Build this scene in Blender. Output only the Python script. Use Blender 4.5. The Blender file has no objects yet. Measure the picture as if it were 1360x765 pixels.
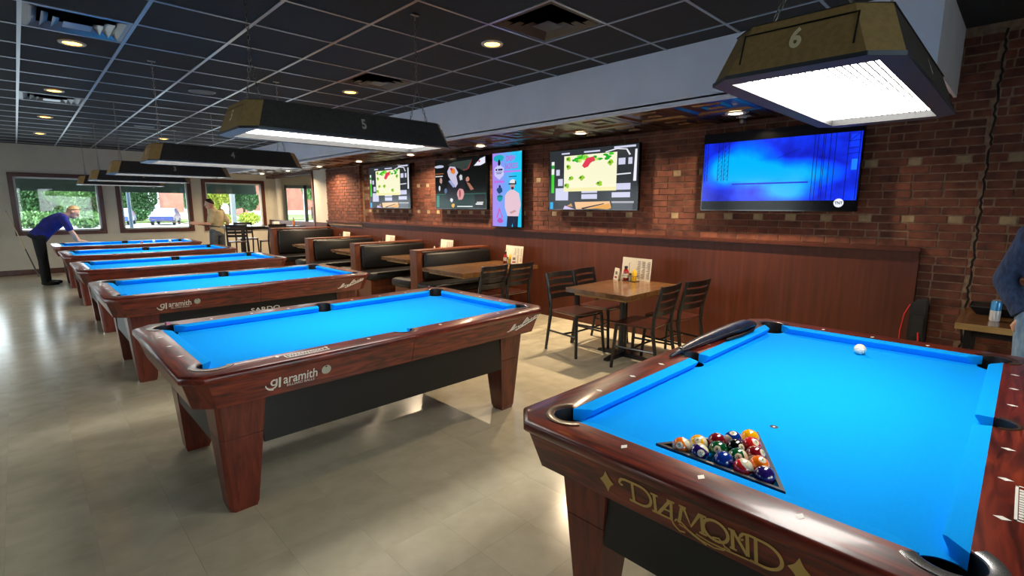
import bpy, bmesh, math, random
from mathutils import Vector, Matrix
random.seed(11)
scene = bpy.context.scene
col = scene.collection
pi = math.pi

# ------------------------------------------------------------------ camera
def lin(c):
    c = c / 255.0
    return c / 12.92 if c <= 0.04045 else ((c + 0.055) / 1.055) ** 2.4
def rgb(r, g, b): return (lin(r), lin(g), lin(b), 1.0)

YAW, PITCH, ROLL, EYE, FPX = -0.7748, 0.1611, 0.0022, 1.5267, 665.34
fw = Vector((-math.sin(YAW) * math.cos(PITCH), math.cos(YAW) * math.cos(PITCH), -math.sin(PITCH)))
rt = Vector((math.cos(YAW), math.sin(YAW), 0)); up = rt.cross(fw)
r2 = rt * math.cos(ROLL) + up * math.sin(ROLL); u2 = -rt * math.sin(ROLL) + up * math.cos(ROLL)
cam_d = bpy.data.cameras.new('camera'); cam = bpy.data.objects.new('camera', cam_d); col.objects.link(cam)
cam_d.sensor_width = 36.0; cam_d.lens = 36.0 * FPX / 1360.0; cam_d.clip_start = 0.05; cam_d.clip_end = 400
cam.matrix_world = Matrix(((r2.x, u2.x, -fw.x, 0), (r2.y, u2.y, -fw.y, 0), (r2.z, u2.z, -fw.z, EYE), (0, 0, 0, 1)))
scene.camera = cam

# ------------------------------------------------------------------ world and exposure
w = bpy.data.worlds.new('overcast_sky'); scene.world = w; w.use_nodes = True
bg = w.node_tree.nodes['Background']; bg.inputs[0].default_value = (0.86, 0.93, 1.0, 1); bg.inputs[1].default_value = 5.5
vs = scene.view_settings
vs.view_transform = 'Standard'; vs.look = 'None'; vs.gamma = 1.0; vs.exposure = 0.5
vs.use_curve_mapping = False
LAMP_E, CAN_W, SOFFIT_W = 19.0, 0.0, 34.0

# ------------------------------------------------------------------ materials
MATS = {}
def mat(name, color, rough=0.5, metal=0.0, coat=0.0, emit=None, estr=1.0, spec=0.5):
    if name in MATS: return MATS[name]
    m = bpy.data.materials.new(name); m.use_nodes = True
    b = m.node_tree.nodes['Principled BSDF']
    b.inputs['Base Color'].default_value = color; b.inputs['Roughness'].default_value = rough
    b.inputs['Metallic'].default_value = metal; b.inputs['Coat Weight'].default_value = coat
    b.inputs['Coat Roughness'].default_value = 0.12; b.inputs['Specular IOR Level'].default_value = spec
    if emit is not None:
        b.inputs['Emission Color'].default_value = emit; b.inputs['Emission Strength'].default_value = estr
    MATS[name] = m
    return m
def ramp(nt, stops):
    r = nt.nodes.new('ShaderNodeValToRGB'); e = r.color_ramp.elements
    while len(e) < len(stops): e.new(0.5)
    for i, (p, c) in enumerate(stops): e[i].position = p; e[i].color = c
    return r
def noise_mat(name, stops, scale=5.0, stretch=(1, 1, 1), rough=0.5, coat=0.0, detail=6.0, distort=0.0, bump=0.0,
              rand=0.0, metal=0.0, island=False, bscale=None, spec=0.5, coordname='Object'):
    m = mat(name, stops[0][1], rough, metal, coat, spec=spec); nt = m.node_tree; N = nt.nodes; Lk = nt.links
    b = N['Principled BSDF']
    tc = N.new('ShaderNodeTexCoord'); mp = N.new('ShaderNodeMapping'); mp.inputs['Scale'].default_value = stretch
    no = N.new('ShaderNodeTexNoise'); no.inputs['Scale'].default_value = scale; no.inputs['Detail'].default_value = detail
    no.inputs['Distortion'].default_value = distort
    Lk.new(tc.outputs[coordname], mp.inputs[0])
    src = mp.outputs[0]
    if rand:
        if island:
            g = N.new('ShaderNodeNewGeometry'); rv = g.outputs['Random Per Island']
        else:
            oi = N.new('ShaderNodeObjectInfo'); rv = oi.outputs['Random']
        mu = N.new('ShaderNodeMath'); mu.operation = 'MULTIPLY'; mu.inputs[1].default_value = 37.0; Lk.new(rv, mu.inputs[0])
        ad = N.new('ShaderNodeVectorMath'); Lk.new(mp.outputs[0], ad.inputs[0]); Lk.new(mu.outputs[0], ad.inputs[1])
        src = ad.outputs[0]
    Lk.new(src, no.inputs['Vector'])
    rp = ramp(nt, stops); Lk.new(no.outputs[0], rp.inputs[0])
    outc = rp.outputs[0]
    if rand:
        hs = N.new('ShaderNodeHueSaturation'); mr = N.new('ShaderNodeMapRange')
        mr.inputs[3].default_value = 1 - rand; mr.inputs[4].default_value = 1 + rand
        Lk.new(rv, mr.inputs[0]); Lk.new(mr.outputs[0], hs.inputs['Value']); Lk.new(outc, hs.inputs['Color']); outc = hs.outputs[0]
    Lk.new(outc, b.inputs['Base Color'])
    if bump:
        bp = N.new('ShaderNodeBump'); bp.inputs['Strength'].default_value = bump; bp.inputs['Distance'].default_value = 0.004
        if bscale:
            n2 = N.new('ShaderNodeTexNoise'); n2.inputs['Scale'].default_value = bscale; Lk.new(tc.outputs[coordname], n2.inputs['Vector'])
            Lk.new(n2.outputs[0], bp.inputs['Height'])
        else: Lk.new(no.outputs[0], bp.inputs['Height'])
        Lk.new(bp.outputs[0], b.inputs['Normal'])
    return m

ROSE = [(0.25, rgb(34, 11, 8)), (0.45, rgb(88, 27, 17)), (0.62, rgb(122, 42, 24)), (0.8, rgb(150, 62, 34))]
WOODX = noise_mat('rosewood_long', ROSE, 3.0, (1.2, 9, 9), 0.34, 0.32, 8, 1.6)
WOODY = noise_mat('rosewood_cross', ROSE, 3.0, (9, 1.2, 9), 0.34, 0.32, 8, 1.6)
WOODZ = noise_mat('rosewood_upright', [(0.3, rgb(66, 22, 14)), (0.5, rgb(100, 36, 22)), (0.75, rgb(124, 50, 30))], 3.0, (9, 9, 1.2), 0.35, 0.3, 8, 1.0)
FELT = noise_mat('blue_cloth', [(0.3, rgb(0, 152, 244)), (0.7, rgb(0, 160, 250))], 300, rough=0.95, spec=0.1, bump=0.06)
BLACKP = mat('black_panel', rgb(24, 25, 26), 0.45)
BLACKR = mat('black_rubber', rgb(14, 14, 15), 0.5)
BRONZE = mat('pocket_bronze', rgb(74, 52, 38), 0.32, 0.4, 0.3)
STEELT = mat('pocket_steel', rgb(150, 150, 148), 0.25, 0.9)
WHITEV = mat('white_inlay', rgb(236, 232, 222), 0.3)
GOLDV = mat('gold_vinyl', rgb(196, 160, 88), 0.4)
GREYV = mat('grey_vinyl', rgb(222, 218, 204), 0.4)
BLACKM = mat('black_metal', rgb(20, 20, 22), 0.35, 0.0, 0.2)
LEATH = noise_mat('black_vinyl', [(0.4, rgb(16, 15, 15)), (0.7, rgb(24, 22, 21))], 40, rough=0.5, bump=0.1, spec=0.35)
WAIN = noise_mat('brown_panel', [(0.3, rgb(66, 30, 16)), (0.6, rgb(80, 37, 20)), (0.8, rgb(88, 43, 24))], 2.2, (12, 12, 0.6), 0.45, 0.05, 6, 0.6, spec=0.3)
BOOTHW = noise_mat('booth_wood', [(0.3, rgb(84, 42, 24)), (0.6, rgb(110, 58, 34)), (0.8, rgb(124, 70, 44))], 2.5, (10, 10, 1), 0.4, 0.1, 6, 0.8)
TOPW = noise_mat('table_top_oak', [(0.25, rgb(60, 40, 22)), (0.5, rgb(98, 68, 40)), (0.75, rgb(122, 88, 54))], 3.0, (10, 1.5, 4), 0.25, 0.4, 8, 1.2, rand=0.18)
OAKED = noise_mat('pale_oak_edge', [(0.3, rgb(150, 116, 66)), (0.7, rgb(178, 142, 88))], 3.0, (8, 2, 8), 0.4)
SEATW = noise_mat('seat_wood', [(0.3, rgb(46, 22, 18)), (0.7, rgb(78, 38, 30))], 3.0, (10, 2, 4), 0.3, 0.3)
BRICK = noise_mat('red_brick', [(0.3, rgb(66, 34, 25)), (0.5, rgb(98, 52, 37)), (0.75, rgb(122, 70, 50))], 9, rough=0.85, bump=0.5, rand=0.22, bscale=60)
BRICKS = noise_mat('red_brick_far', [(0.3, rgb(66, 34, 25)), (0.5, rgb(98, 52, 37)), (0.75, rgb(122, 70, 50))], 9, rough=0.85, bump=0.5, rand=0.22, island=True, bscale=60)
PALEB = noise_mat('pale_brick', [(0.3, rgb(128, 106, 80)), (0.7, rgb(168, 146, 112))], 12, rough=0.85, bump=0.4, rand=0.15, bscale=60)
MORTAR = noise_mat('mortar', [(0.3, rgb(112, 88, 70)), (0.7, rgb(146, 118, 94))], 25, rough=0.9, bump=0.5)
PAINT = noise_mat('cream_paint', [(0.4, rgb(196, 190, 174)), (0.6, rgb(202, 196, 180))], 3, rough=0.6)
SOFP = noise_mat('soffit_paint', [(0.4, rgb(222, 222, 230)), (0.6, rgb(228, 228, 236))], 3, rough=0.6)
TRIMB = noise_mat('brown_trim', [(0.3, rgb(66, 32, 22)), (0.7, rgb(92, 46, 32))], 4, (6, 6, 1), 0.4, 0.1)
FTILE = noise_mat('vinyl_tile', [(0.3, rgb(190, 181, 154)), (0.55, rgb(202, 193, 166)), (0.75, rgb(210, 201, 174))], 7, rough=0.2, coat=0.0, rand=0.025, detail=8, bump=0.05, bscale=14)
FTILES = noise_mat('vinyl_tile_far', [(0.3, rgb(190, 181, 154)), (0.55, rgb(202, 193, 166)), (0.75, rgb(210, 201, 174))], 7, rough=0.2, coat=0.0, rand=0.025, detail=8, bump=0.05, island=True, bscale=14)
FBASE = mat('floor_joint', rgb(172, 162, 136), 0.5)
CTILE = noise_mat('black_ceiling_tile', [(0.35, rgb(17, 19, 22)), (0.65, rgb(30, 33, 37))], 120, rough=0.85, bump=0.5, rand=0.1)
CTEE = mat('ceiling_tee', rgb(170, 178, 188), 0.3, 0.9)
TIN = noise_mat('pressed_tin', [(0.3, rgb(70, 58, 50)), (0.7, rgb(110, 94, 80))], 6, rough=0.3, metal=0.9)
VENTB = mat('vent_black', rgb(70, 70, 72), 0.3, 0.7)
VENTS = mat('vent_steel', rgb(130, 138, 146), 0.28, 0.9)
CHAIN = mat('chain_steel', rgb(150, 146, 140), 0.35, 0.9)
LAMPB = noise_mat('lamp_black', [(0.4, rgb(50, 46, 43)), (0.6, rgb(60, 56, 52))], 60, rough=0.6, bump=0.3)
LAMPG = noise_mat('lamp_bronze', [(0.4, rgb(150, 124, 78)), (0.6, rgb(162, 134, 86))], 60, rough=0.55, bump=0.2)
LAMPR = mat('lamp_rim', rgb(70, 78, 86), 0.35, 0.6)
LAMPD = mat('lamp_diffuser', rgb(240, 240, 236), 0.6, emit=(1.0, 0.96, 0.88, 1), estr=LAMP_E)
LOUV = mat('louver_plastic', rgb(30, 31, 33), 0.5)
NUMC = mat('number_cream', rgb(236, 226, 190), 0.5)
CANE = mat('can_lens', rgb(255, 220, 160), 0.5, emit=(1.0, 0.40, 0.045, 1), estr=11.0)
CANS = mat('soffit_lens', rgb(255, 235, 200), 0.5, emit=(1.0, 0.78, 0.5, 1), estr=9.0)
CANT = mat('can_trim', rgb(190, 180, 165), 0.4)
TVB = mat('tv_black', rgb(10, 10, 11), 0.12)
SKIN = noise_mat('skin', [(0.4, rgb(196, 146, 120)), (0.6, rgb(210, 162, 136))], 8, rough=0.55)
HAIRG = noise_mat('fair_hair', [(0.4, rgb(170, 130, 84)), (0.6, rgb(196, 158, 110))], 30, rough=0.6)
HAIRD = noise_mat('dark_hair', [(0.4, rgb(26, 20, 18)), (0.6, rgb(44, 34, 28))], 30, rough=0.6)
def emis(r, g, b, s=1.0):
    return mat('screen_%d_%d_%d_%d' % (r, g, b, s * 100), (0, 0, 0, 1), 0.15, emit=rgb(r, g, b), estr=s * 0.75, spec=0.2)
def flat(r, g, b, rough=0.5, **k):
    return mat('plain_%d_%d_%d_%d' % (r, g, b, rough * 100), rgb(r, g, b), rough, **k)
def glass_mat():
    m = bpy.data.materials.new('window_glass'); m.use_nodes = True; nt = m.node_tree; N = nt.nodes
    N.remove(N['Principled BSDF']); o = N['Material Output']
    t = N.new('ShaderNodeBsdfTransparent'); t.inputs[0].default_value = (0.94, 0.97, 0.96, 1)
    g = N.new('ShaderNodeBsdfGlossy'); g.inputs[1].default_value = 0.02
    f = N.new('ShaderNodeFresnel'); f.inputs[0].default_value = 1.45; mx = N.new('ShaderNodeMixShader')
    nt.links.new(f.outputs[0], mx.inputs[0]); nt.links.new(t.outputs[0], mx.inputs[1]); nt.links.new(g.outputs[0], mx.inputs[2])
    nt.links.new(mx.outputs[0], o.inputs[0]); return m
GLASS = glass_mat()

# ------------------------------------------------------------------ mesh helpers
class MB:
    def __init__(s): s.v = []; s.f = []; s.m = []; s.cm = 0
    def add(s, vs, fs):
        o = len(s.v); s.v += [tuple(p) for p in vs]
        for f in fs: s.f.append([i + o for i in f]); s.m.append(s.cm)
        return s
    def hexa(s, p): return s.add(p, [(0, 3, 2, 1), (4, 5, 6, 7), (0, 1, 5, 4), (1, 2, 6, 5), (2, 3, 7, 6), (3, 0, 4, 7)])
    def box(s, x0, x1, y0, y1, z0, z1):
        return s.hexa([(x0, y0, z0), (x1, y0, z0), (x1, y1, z0), (x0, y1, z0), (x0, y0, z1), (x1, y0, z1), (x1, y1, z1), (x0, y1, z1)])
    def loft(s, rings, cap=True):
        n = len(rings[0]); vs = [p for r in rings for p in r]; fs = []
        for k in range(len(rings) - 1):
            for i in range(n):
                j = (i + 1) % n; fs.append((k * n + i, k * n + j, (k + 1) * n + j, (k + 1) * n + i))
        if cap: fs.append(tuple(reversed(range(n)))); fs.append(tuple(range((len(rings) - 1) * n, len(rings) * n)))
        return s.add(vs, fs)
    def prism(s, pts, z0, z1, inset=None):
        b = inset if inset else pts
        return s.loft([[(x, y, z0) for x, y in b], [(x, y, z1) for x, y in pts]])
    def poly(s, pts): return s.add(pts, [tuple(range(len(pts)))])
    def tube(s, path, r, n=8, close=False):
        P = [Vector(p) for p in path]; rings = []; ref = None
        for i, p in enumerate(P):
            a = P[max(i - 1, 0)]; b = P[min(i + 1, len(P) - 1)]
            if close: a = P[i - 1]; b = P[(i + 1) % len(P)]
            t = (b - a).normalized()
            if ref is None: ref = Vector((0, 0, 1)) if abs(t.z) < 0.9 else Vector((1, 0, 0))
            u = t.cross(ref)
            if u.length < 1e-4: u = t.cross(Vector((0, 1, 0.3)))
            u.normalize(); v = t.cross(u); ref = -v if False else ref
            rr = r[i] if isinstance(r, (list, tuple)) else r
            rings.append([tuple(p + u * (math.cos(2 * pi * k / n) * rr) + v * (math.sin(2 * pi * k / n) * rr)) for k in range(n)])
        if close: rings.append(rings[0])
        return s.loft(rings, cap=not close)
    def lathe(s, prof, n=20, c=(0, 0, 0), axis='z', a0=0, a1=2 * pi, cap=False):
        full = abs(a1 - a0 - 2 * pi) < 1e-6; m = n if full else n + 1; vs = []; fs = []
        for k in range(m):
            a = a0 + (a1 - a0) * k / n
            for r, z in prof:
                q = (r * math.cos(a), r * math.sin(a), z)
                if axis == 'x': q = (q[2], q[0], q[1])
                if axis == 'y': q = (q[0], q[2], q[1])
                vs.append((q[0] + c[0], q[1] + c[1], q[2] + c[2]))
        L = len(prof)
        for k in range(n):
            k2 = (k + 1) % m
            for i in range(L - 1): fs.append((k * L + i, k2 * L + i, k2 * L + i + 1, k * L + i + 1))
        return s.add(vs, fs)
    def disc(s, c, r, n=24, axis='z'):
        pts = []
        for k in range(n):
            a = 2 * pi * k / n; d = (r * math.cos(a), r * math.sin(a))
            pts.append((c[0] + d[0], c[1] + d[1], c[2]) if axis == 'z' else (c[0], c[1] + d[0], c[2] + d[1]) if axis == 'x' else (c[0] + d[0], c[1], c[2] + d[1]))
        return s.poly(pts)
    def ball(s, c, r, nu=12, nv=8, M=None):
        vs = []; fs = []; rr = r if isinstance(r, (tuple, list)) else (r, r, r)
        for j in range(nv + 1):
            th = pi * j / nv
            for i in range(nu):
                ph = 2 * pi * i / nu
                q = Vector((rr[0] * math.sin(th) * math.cos(ph), rr[1] * math.sin(th) * math.sin(ph), rr[2] * math.cos(th)))
                if M: q = M @ q
                vs.append((c[0] + q.x, c[1] + q.y, c[2] + q.z))
        for j in range(nv):
            for i in range(nu):
                k = (i + 1) % nu; fs.append((j * nu + i, (j + 1) * nu + i, (j + 1) * nu + k, j * nu + k))
        return s.add(vs, fs)
    def limb(s, pts):
        for p, r in pts: s.ball(p, r, 12, 8)
        for (p, r), (q, t) in zip(pts[:-1], pts[1:]): s.tube([p, q], [r, t], 12)
        return s
    def mesh(s, name, mats, smooth=False, bevel=0, fix=True, merge=False):
        me = bpy.data.meshes.new(name); me.from_pydata(s.v, [], s.f)
        mats = mats if isinstance(mats, (list, tuple)) else [mats]
        for m in mats: me.materials.append(m)
        for p, i in zip(me.polygons, s.m): p.material_index = min(i, len(mats) - 1)
        if fix or bevel or merge:
            bm = bmesh.new(); bm.from_mesh(me)
            if merge: bmesh.ops.remove_doubles(bm, verts=bm.verts, dist=1e-5)
            if fix: bmesh.ops.recalc_face_normals(bm, faces=bm.faces)
            if bevel:
                ed = [e for e in bm.edges if len(e.link_faces) == 2 and e.calc_face_angle(0) > 0.5]
                bmesh.ops.bevel(bm, geom=ed, offset=bevel, segments=2, affect='EDGES', clamp_overlap=True)
            bm.to_mesh(me); bm.free()
        if smooth:
            me.shade_smooth()
            if smooth != 'all': me.set_sharp_from_angle(angle=0.7)
        return me
    def build(s, name, mats, parent=None, loc=None, rotz=0, **k):
        return link(name, s.mesh(name, mats, **k), parent, loc, rotz)
def link(name, me, parent=None, loc=None, rotz=0):
    o = bpy.data.objects.new(name, me); col.objects.link(o)
    if loc: o.location = loc
    if rotz: o.rotation_euler = (0, 0, rotz)
    if parent: o.parent = parent
    return o
def tag(o, label, cat, group=None):
    o['label'] = label; o['category'] = cat
    if group: o['group'] = group
    return o
def thing(name, label, cat, loc=(0, 0, 0), rotz=0, group=None):
    o = bpy.data.objects.new(name, None); o.empty_display_size = 0.1; col.objects.link(o)
    o.location = loc; o.rotation_euler = (0, 0, rotz); return tag(o, label, cat, group)
def struct(o): o['kind'] = 'structure'; return o
def stuff(o): o['kind'] = 'stuff'; return o
def dup(root, loc=None, rotz=None, label=None, group=None):
    r = root.copy(); col.objects.link(r)
    if loc is not None: r.location = loc
    if rotz is not None: r.rotation_euler = (0, 0, rotz)
    if label: r['label'] = label
    if group: r['group'] = group
    for ch in [c for c in col.objects if c.parent == root]:
        c = ch.copy(); col.objects.link(c); c.parent = r
        for g in [q for q in col.objects if q.parent == ch]:
            d = g.copy(); col.objects.link(d); d.parent = c
    return r
def text_me(s, size, extrude=0.0, align='CENTER', shear=0.0, bold=0.0, sx=1.0):
    cu = bpy.data.curves.new('lettering', 'FONT'); cu.body = s; cu.size = size; cu.align_x = align; cu.align_y = 'CENTER'
    cu.extrude = extrude; cu.shear = shear; cu.offset = bold; cu.resolution_u = 3
    o = bpy.data.objects.new('lettering', cu); col.objects.link(o); dg = bpy.context.evaluated_depsgraph_get()
    me = bpy.data.meshes.new_from_object(o.evaluated_get(dg)); bpy.data.objects.remove(o); bpy.data.curves.remove(cu)
    if sx != 1.0: me.transform(Matrix.Diagonal((sx, 1, 1, 1)))
    return me
def frame_mat(origin, u, v):
    u = Vector(u).normalized(); v = Vector(v).normalized(); n = u.cross(v)
    return Matrix(((u.x, v.x, n.x, origin[0]), (u.y, v.y, n.y, origin[1]), (u.z, v.z, n.z, origin[2]), (0, 0, 0, 1)))
def text_obj(name, s, size, m, parent, origin, u, v, **k):
    me = text_me(s, size, **k); me.transform(frame_mat(origin, u, v)); me.materials.clear(); me.materials.append(m)
    return link(name, me, parent)
def ribbon(mb, pts, w, T):
    """flat stroke through 2-D pts, width w; T maps (u, v) to a 3-D point"""
    P = [Vector(p) for p in pts]; L = []; R = []
    for i, p in enumerate(P):
        t = (P[min(i + 1, len(P) - 1)] - P[max(i - 1, 0)]); t.normalize(); n = Vector((-t.y, t.x))
        ww = w[i] if isinstance(w, (list, tuple)) else w
        L.append(p + n * ww / 2); R.append(p - n * ww / 2)
    for i in range(len(P) - 1): mb.poly([T(*L[i]), T(*L[i + 1]), T(*R[i + 1]), T(*R[i])])
def arc(cx, cy, rx, ry, a0, a1, n=14):
    return [(cx + rx * math.cos(math.radians(a0 + (a1 - a0) * k / n)), cy + ry * math.sin(math.radians(a0 + (a1 - a0) * k / n))) for k in range(n + 1)]

# ================================================================== THE ROOM
ZC, XW, YF, XB, ZS, XS = 2.84, 5.25, 15.45, 5.31, 2.37, 4.10
# floor: slab + vinyl tiles
fl = struct(MB().box(-6, 9, -4, YF + 0.2, -0.12, -0.002).build('floor', FBASE))
TP = 0.3048
tb = MB().box(-TP / 2 + 0.0003, TP / 2 - 0.0003, -TP / 2 + 0.0003, TP / 2 - 0.0003, -0.003, 0).mesh('floor_tile', FTILE)
cells = []
for i in range(-20, 18):
    for j in range(-13, 51):
        x = 0.10 + (i + 0.5) * TP; y = 0.02 + (j + 0.5) * TP
        if x > XW + 0.1 or y > YF - 0.1: continue
        vis = y + x > 1.2 and x > -0.45 and not (y < 0.4)
        # tiles the camera sees on open floor, nearest first
        cells.append((0 if vis else 1, math.hypot(x, y), x, y))
cells.sort()
rest = MB()
for k, (_, _, x, y) in enumerate(cells):
    if k < 290: link('floor_tile', tb, fl, (x, y, 0))
    else: rest.box(x - TP / 2 + 0.0005, x + TP / 2 - 0.0005, y - TP / 2 + 0.0005, y + TP / 2 - 0.0005, -0.003, 0)
stuff(rest.build('floor_tiling', FTILES, fl, fix=False))

# ceiling: slab, tiles and tees
ce = struct(MB().box(-6, XB + 0.25, -4, YF + 0.2, ZC + 0.03, ZC + 0.15).build('ceiling', CTILE))
GX, GY, PX, PY = 0.165, 2.315, 0.6125, 0.6085
ct = MB().box(-PX / 2 + 0.006, PX / 2 - 0.006, -PY / 2 + 0.006, PY / 2 - 0.006, 0.004, 0.02).mesh('ceiling_tile', CTILE)
cutt = MB().box(-PX / 2 + 0.006, 0.105, -PY / 2 + 0.006, PY / 2 - 0.006, 0.004, 0.02).mesh('ceiling_tile_cut', CTILE)
VENT = [(4, 0), (4, 4), (0, 4), (0, 10)]
for i in range(-2, 7):
    for j in range(-3, 22):
        if (i, j) in VENT: continue
        x = GX + (i + 0.5) * PX; y = GY + (j + 0.5) * PY
        if y > YF: continue
        link('ceiling_tile', cutt if i == 6 else ct, ce, (x, y, ZC))
tx = MB().box(-0.012, 0.012, -4, YF, -0.002, 0.012).mesh('ceiling_tee', CTEE)
for i in range(-9, 7): link('ceiling_tee', tx, ce, (GX + i * PX, 0, ZC))
ty = MB().box(-6, XS, -0.011, 0.011, -0.0015, 0.011).mesh('ceiling_tee', CTEE)
for j in range(-10, 22): link('ceiling_tee', ty, ce, (0, GY + j * PY, ZC))

# soffit with pressed tin panels below
so = MB(); so.box(XS, XS + 0.02, 0.52, YF, ZS, ZC + 0.03); so.box(XS, XB + 0.1, 0.5, 0.52, ZS, ZC + 0.03); so.box(XS, XB + 0.1, 0.52, YF, ZS + 0.035, ZS + 0.05)
so = struct(so.build('ceiling_soffit', SOFP))
pm = MB(); hw = 0.298
for (a, b, z0, z1) in ((hw, hw - 0.02, 0.006, 0.0), (hw - 0.02, hw - 0.05, 0.0, 0.0), (hw - 0.05, hw - 0.075, 0.0, 0.016), (hw - 0.075, 0.13, 0.016, 0.016), (0.13, 0.11, 0.016, 0.004), (0.11, 0.08, 0.004, 0.004), (0.08, 0.06, 0.004, 0.018), (0.06, 0.0, 0.018, 0.01)):
    A = [(-a, -a, z0), (a, -a, z0), (a, a, z0), (-a, a, z0)]; B = [(-b, -b, z1), (b, -b, z1), (b, b, z1), (-b, b, z1)]
    pm.loft([A, B], cap=False)
pm = pm.mesh('tin_panel', TIN, fix=False)
for j in range(24):
    for x in (XS + 0.02 + 0.3, XS + 0.02 + 0.9): link('tin_panel', pm, so, (x, 0.53 + 0.3 + 0.6 * j, ZS + 0.004))

# right wall of brick
wr = struct(MB().box(XB + 0.006, XB + 0.22, -4, 11.7, 0, ZC + 0.03).build('wall_right', MORTAR))
RP = 0.0667
bricks = []
def seam(z): return 0.268 + 0.006 * math.sin(z * 37) + 0.005 * math.sin(z * 91 + 1)
for r in range(0, 43):
    z = 0.002 + r * RP
    lo = -1.3
    special = abs(z + 0.03 - 1.465) < 0.034 or abs(z + 0.03 - 1.895) < 0.034
    y = lo + (0.1 if r % 2 else 0.0) + random.uniform(-0.008, 0.008)
    if special: y = 0.708 - 0.05 - 0.299 * 7
    i = 0
    while y < 11.6:
        if special: ln = 0.095 if i % 2 == 0 else 0.204
        else: ln = 0.2 * random.choice((1, 1, 1, 1, 1, 0.5)) if r % 6 else 0.2
        y0, y1 = y + 0.0045, y + ln - 0.0045
        pale = special and i % 2 == 0
        i += 1; y += ln
        segs = [(y0, y1)]
        s = seam(z)
        if y0 < s - 0.012 and y1 > s + 0.012: segs = [(y0, s - 0.012), (s + 0.012, y1)]
        elif y0 < s + 0.012 and y1 > s - 0.012: segs = [(y0, s - 0.012)] if (y0 + y1) / 2 < s else [(s + 0.012, y1)]
        for a, b in segs:
            if b - a < 0.02: continue
            top = ZC if a < 0.5 else ZS + 0.03
            if z + 0.057 > top: continue
            if a > 0.63 and z < 1.05: continue
            if b > 9.9: continue
            bricks.append((math.hypot(XB, (a + b) / 2) * (1 if (a + b) / 2 > -0.12 else 30), a, b, z, pale and random.random() < 0.85))
bricks.sort()
far = MB()
cache = {}
for k, (d, a, b, z, pale) in enumerate(bricks):
    dx = random.uniform(-0.004, 0.003)
    if k < 295:
        key = (round((b - a) * 100), pale)
        if key not in cache:
            h = key[0] / 200; cache[key] = MB().box(-0.0, 0.03, -h, h, 0, 0.0577).mesh('brick', PALEB if pale else BRICK, bevel=0.004)
        link('brick', cache[key], wr, (XB + dx, (a + b) / 2, z))
    else:
        far.cm = 1 if pale else 0
        far.box(XB + dx, XB + 0.03, a, b, z, z + 0.0577)
stuff(far.build('brick_courses', [BRICKS, PALEB], wr, fix=False))
mb = MB(); ribbon(mb, [(seam(0.03 * k), 0.03 * k) for k in range(95)], 0.016, lambda u, v: (XB + 0.005, u, v)); mb.build('open_joint', flat(16, 11, 9, 0.9), wr, fix=False)
# far pilaster of the same brick
pb = MB()
struct(MB().box(XW - 0.02, XB + 0.1, 9.92, 11.5, 1.1, ZS + 0.03).build('wall_pilaster', MORTAR))
for r in range(18):
    z = 1.16 + r * RP; y = 9.9 + (0.1 if r % 2 else 0)
    pb.box(XW - 0.035, XW + 0.02, 9.9, 9.96, z, z + 0.0577)
    while y < 11.5:
        pb.box(XW - 0.035 + random.uniform(-0.003, 0.003), XW, y + 0.005, min(y + 0.195, 11.5), z, z + 0.0577); y += 0.2
stuff(pb.build('brick_courses', BRICKS, bpy.data.objects['wall_pilaster'], fix=False))

# brown wainscot on the brick wall
wn = struct(MB().box(XW, XB, 0.6, 11.62, 0.0, 1.165).build('wall_wainscot', WAIN))
MB().box(XW - 0.035, XB, 0.585, 11.62, 1.165, 1.2).build('cap_rail', WAIN, wn, bevel=0.006)
MB().box(XW - 0.012, XW, 0.59, 11.62, 1.105, 1.165).build('cap_moulding', WAIN, wn, bevel=0.004)
MB().box(XW - 0.014, XW, 0.6, 11.62, 0.0, 0.11).build('skirting', WAIN, wn, bevel=0.004)
MB().box(XW - 0.008, XB, 0.59, 0.615, 0.0, 1.165).build('end_trim', WAIN, wn)

# side wall past the brick, with an opening into the lobby
ws = MB(); O0, O1, OZ0, OZ1 = 12.35, 15.43, 0.98, 2.3
ws.box(XW, XW + 0.14, 11.5, O0, 0, ZC + 0.03); ws.box(XW, XW + 0.14, O1, YF, 0, ZC + 0.03)
ws.box(XW, XW + 0.14, O0, O1, 0, OZ0); ws.box(XW, XW + 0.14, O0, O1, OZ1, ZC + 0.03)
struct(ws.build('wall_lobby', PAINT))
struct(MB().box(XW - 0.015, XW, 11.62, YF, 0, 1.14).build('wall_panelling', WAIN))
tr = MB(); t = 0.075
for (a, b, c, d) in ((O0 - t, O1, OZ1, OZ1 + t), (O0 - t, O1, OZ0 - t, OZ0), (O0 - t, O0, OZ0, OZ1)): tr.box(XW - 0.03, XW + 0.15, a, b, c, d)
struct(tr.build('trim_1', TRIMB))
lw = MB(); lw.box(8.2, 8.3, 11.7, YF + 0.2, 0, ZC); lw.box(XW + 0.14, 8.3, 11.7, 11.8, 0, ZC); lw.box(XW + 0.14, 8.3, 11.7, YF + 0.2, ZC, ZC + 0.1)
lw.box(XW + 0.14, 5.72, YF, YF + 0.2, 0, ZC); lw.box(7.0, 8.3, YF, YF + 0.2, 0, ZC); lw.box(5.72, 7.0, YF, YF + 0.2, 2.15, ZC)
struct(lw.build('wall_entry', PAINT))
cols = MB(); cols.lathe([(0.09, 0), (0.09, ZC)], 16, (5.52, 15.3, 0)); struct(cols.build('wall_column', PAINT, smooth=True))
dr = struct(MB().box(5.72, 5.79, YF + 0.03, YF + 0.09, 0, 2.15).box(6.93, 7.0, YF + 0.03, YF + 0.09, 0, 2.15).box(6.3, 6.4, YF + 0.03, YF + 0.09, 0, 2.15).box(5.72, 7, YF + 0.03, YF + 0.09, 2.05, 2.15).box(5.72, 7, YF + 0.03, YF + 0.09, 0, 0.15).build('door_1', flat(150, 165, 172, 0.3, metal=0.8)))
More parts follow.
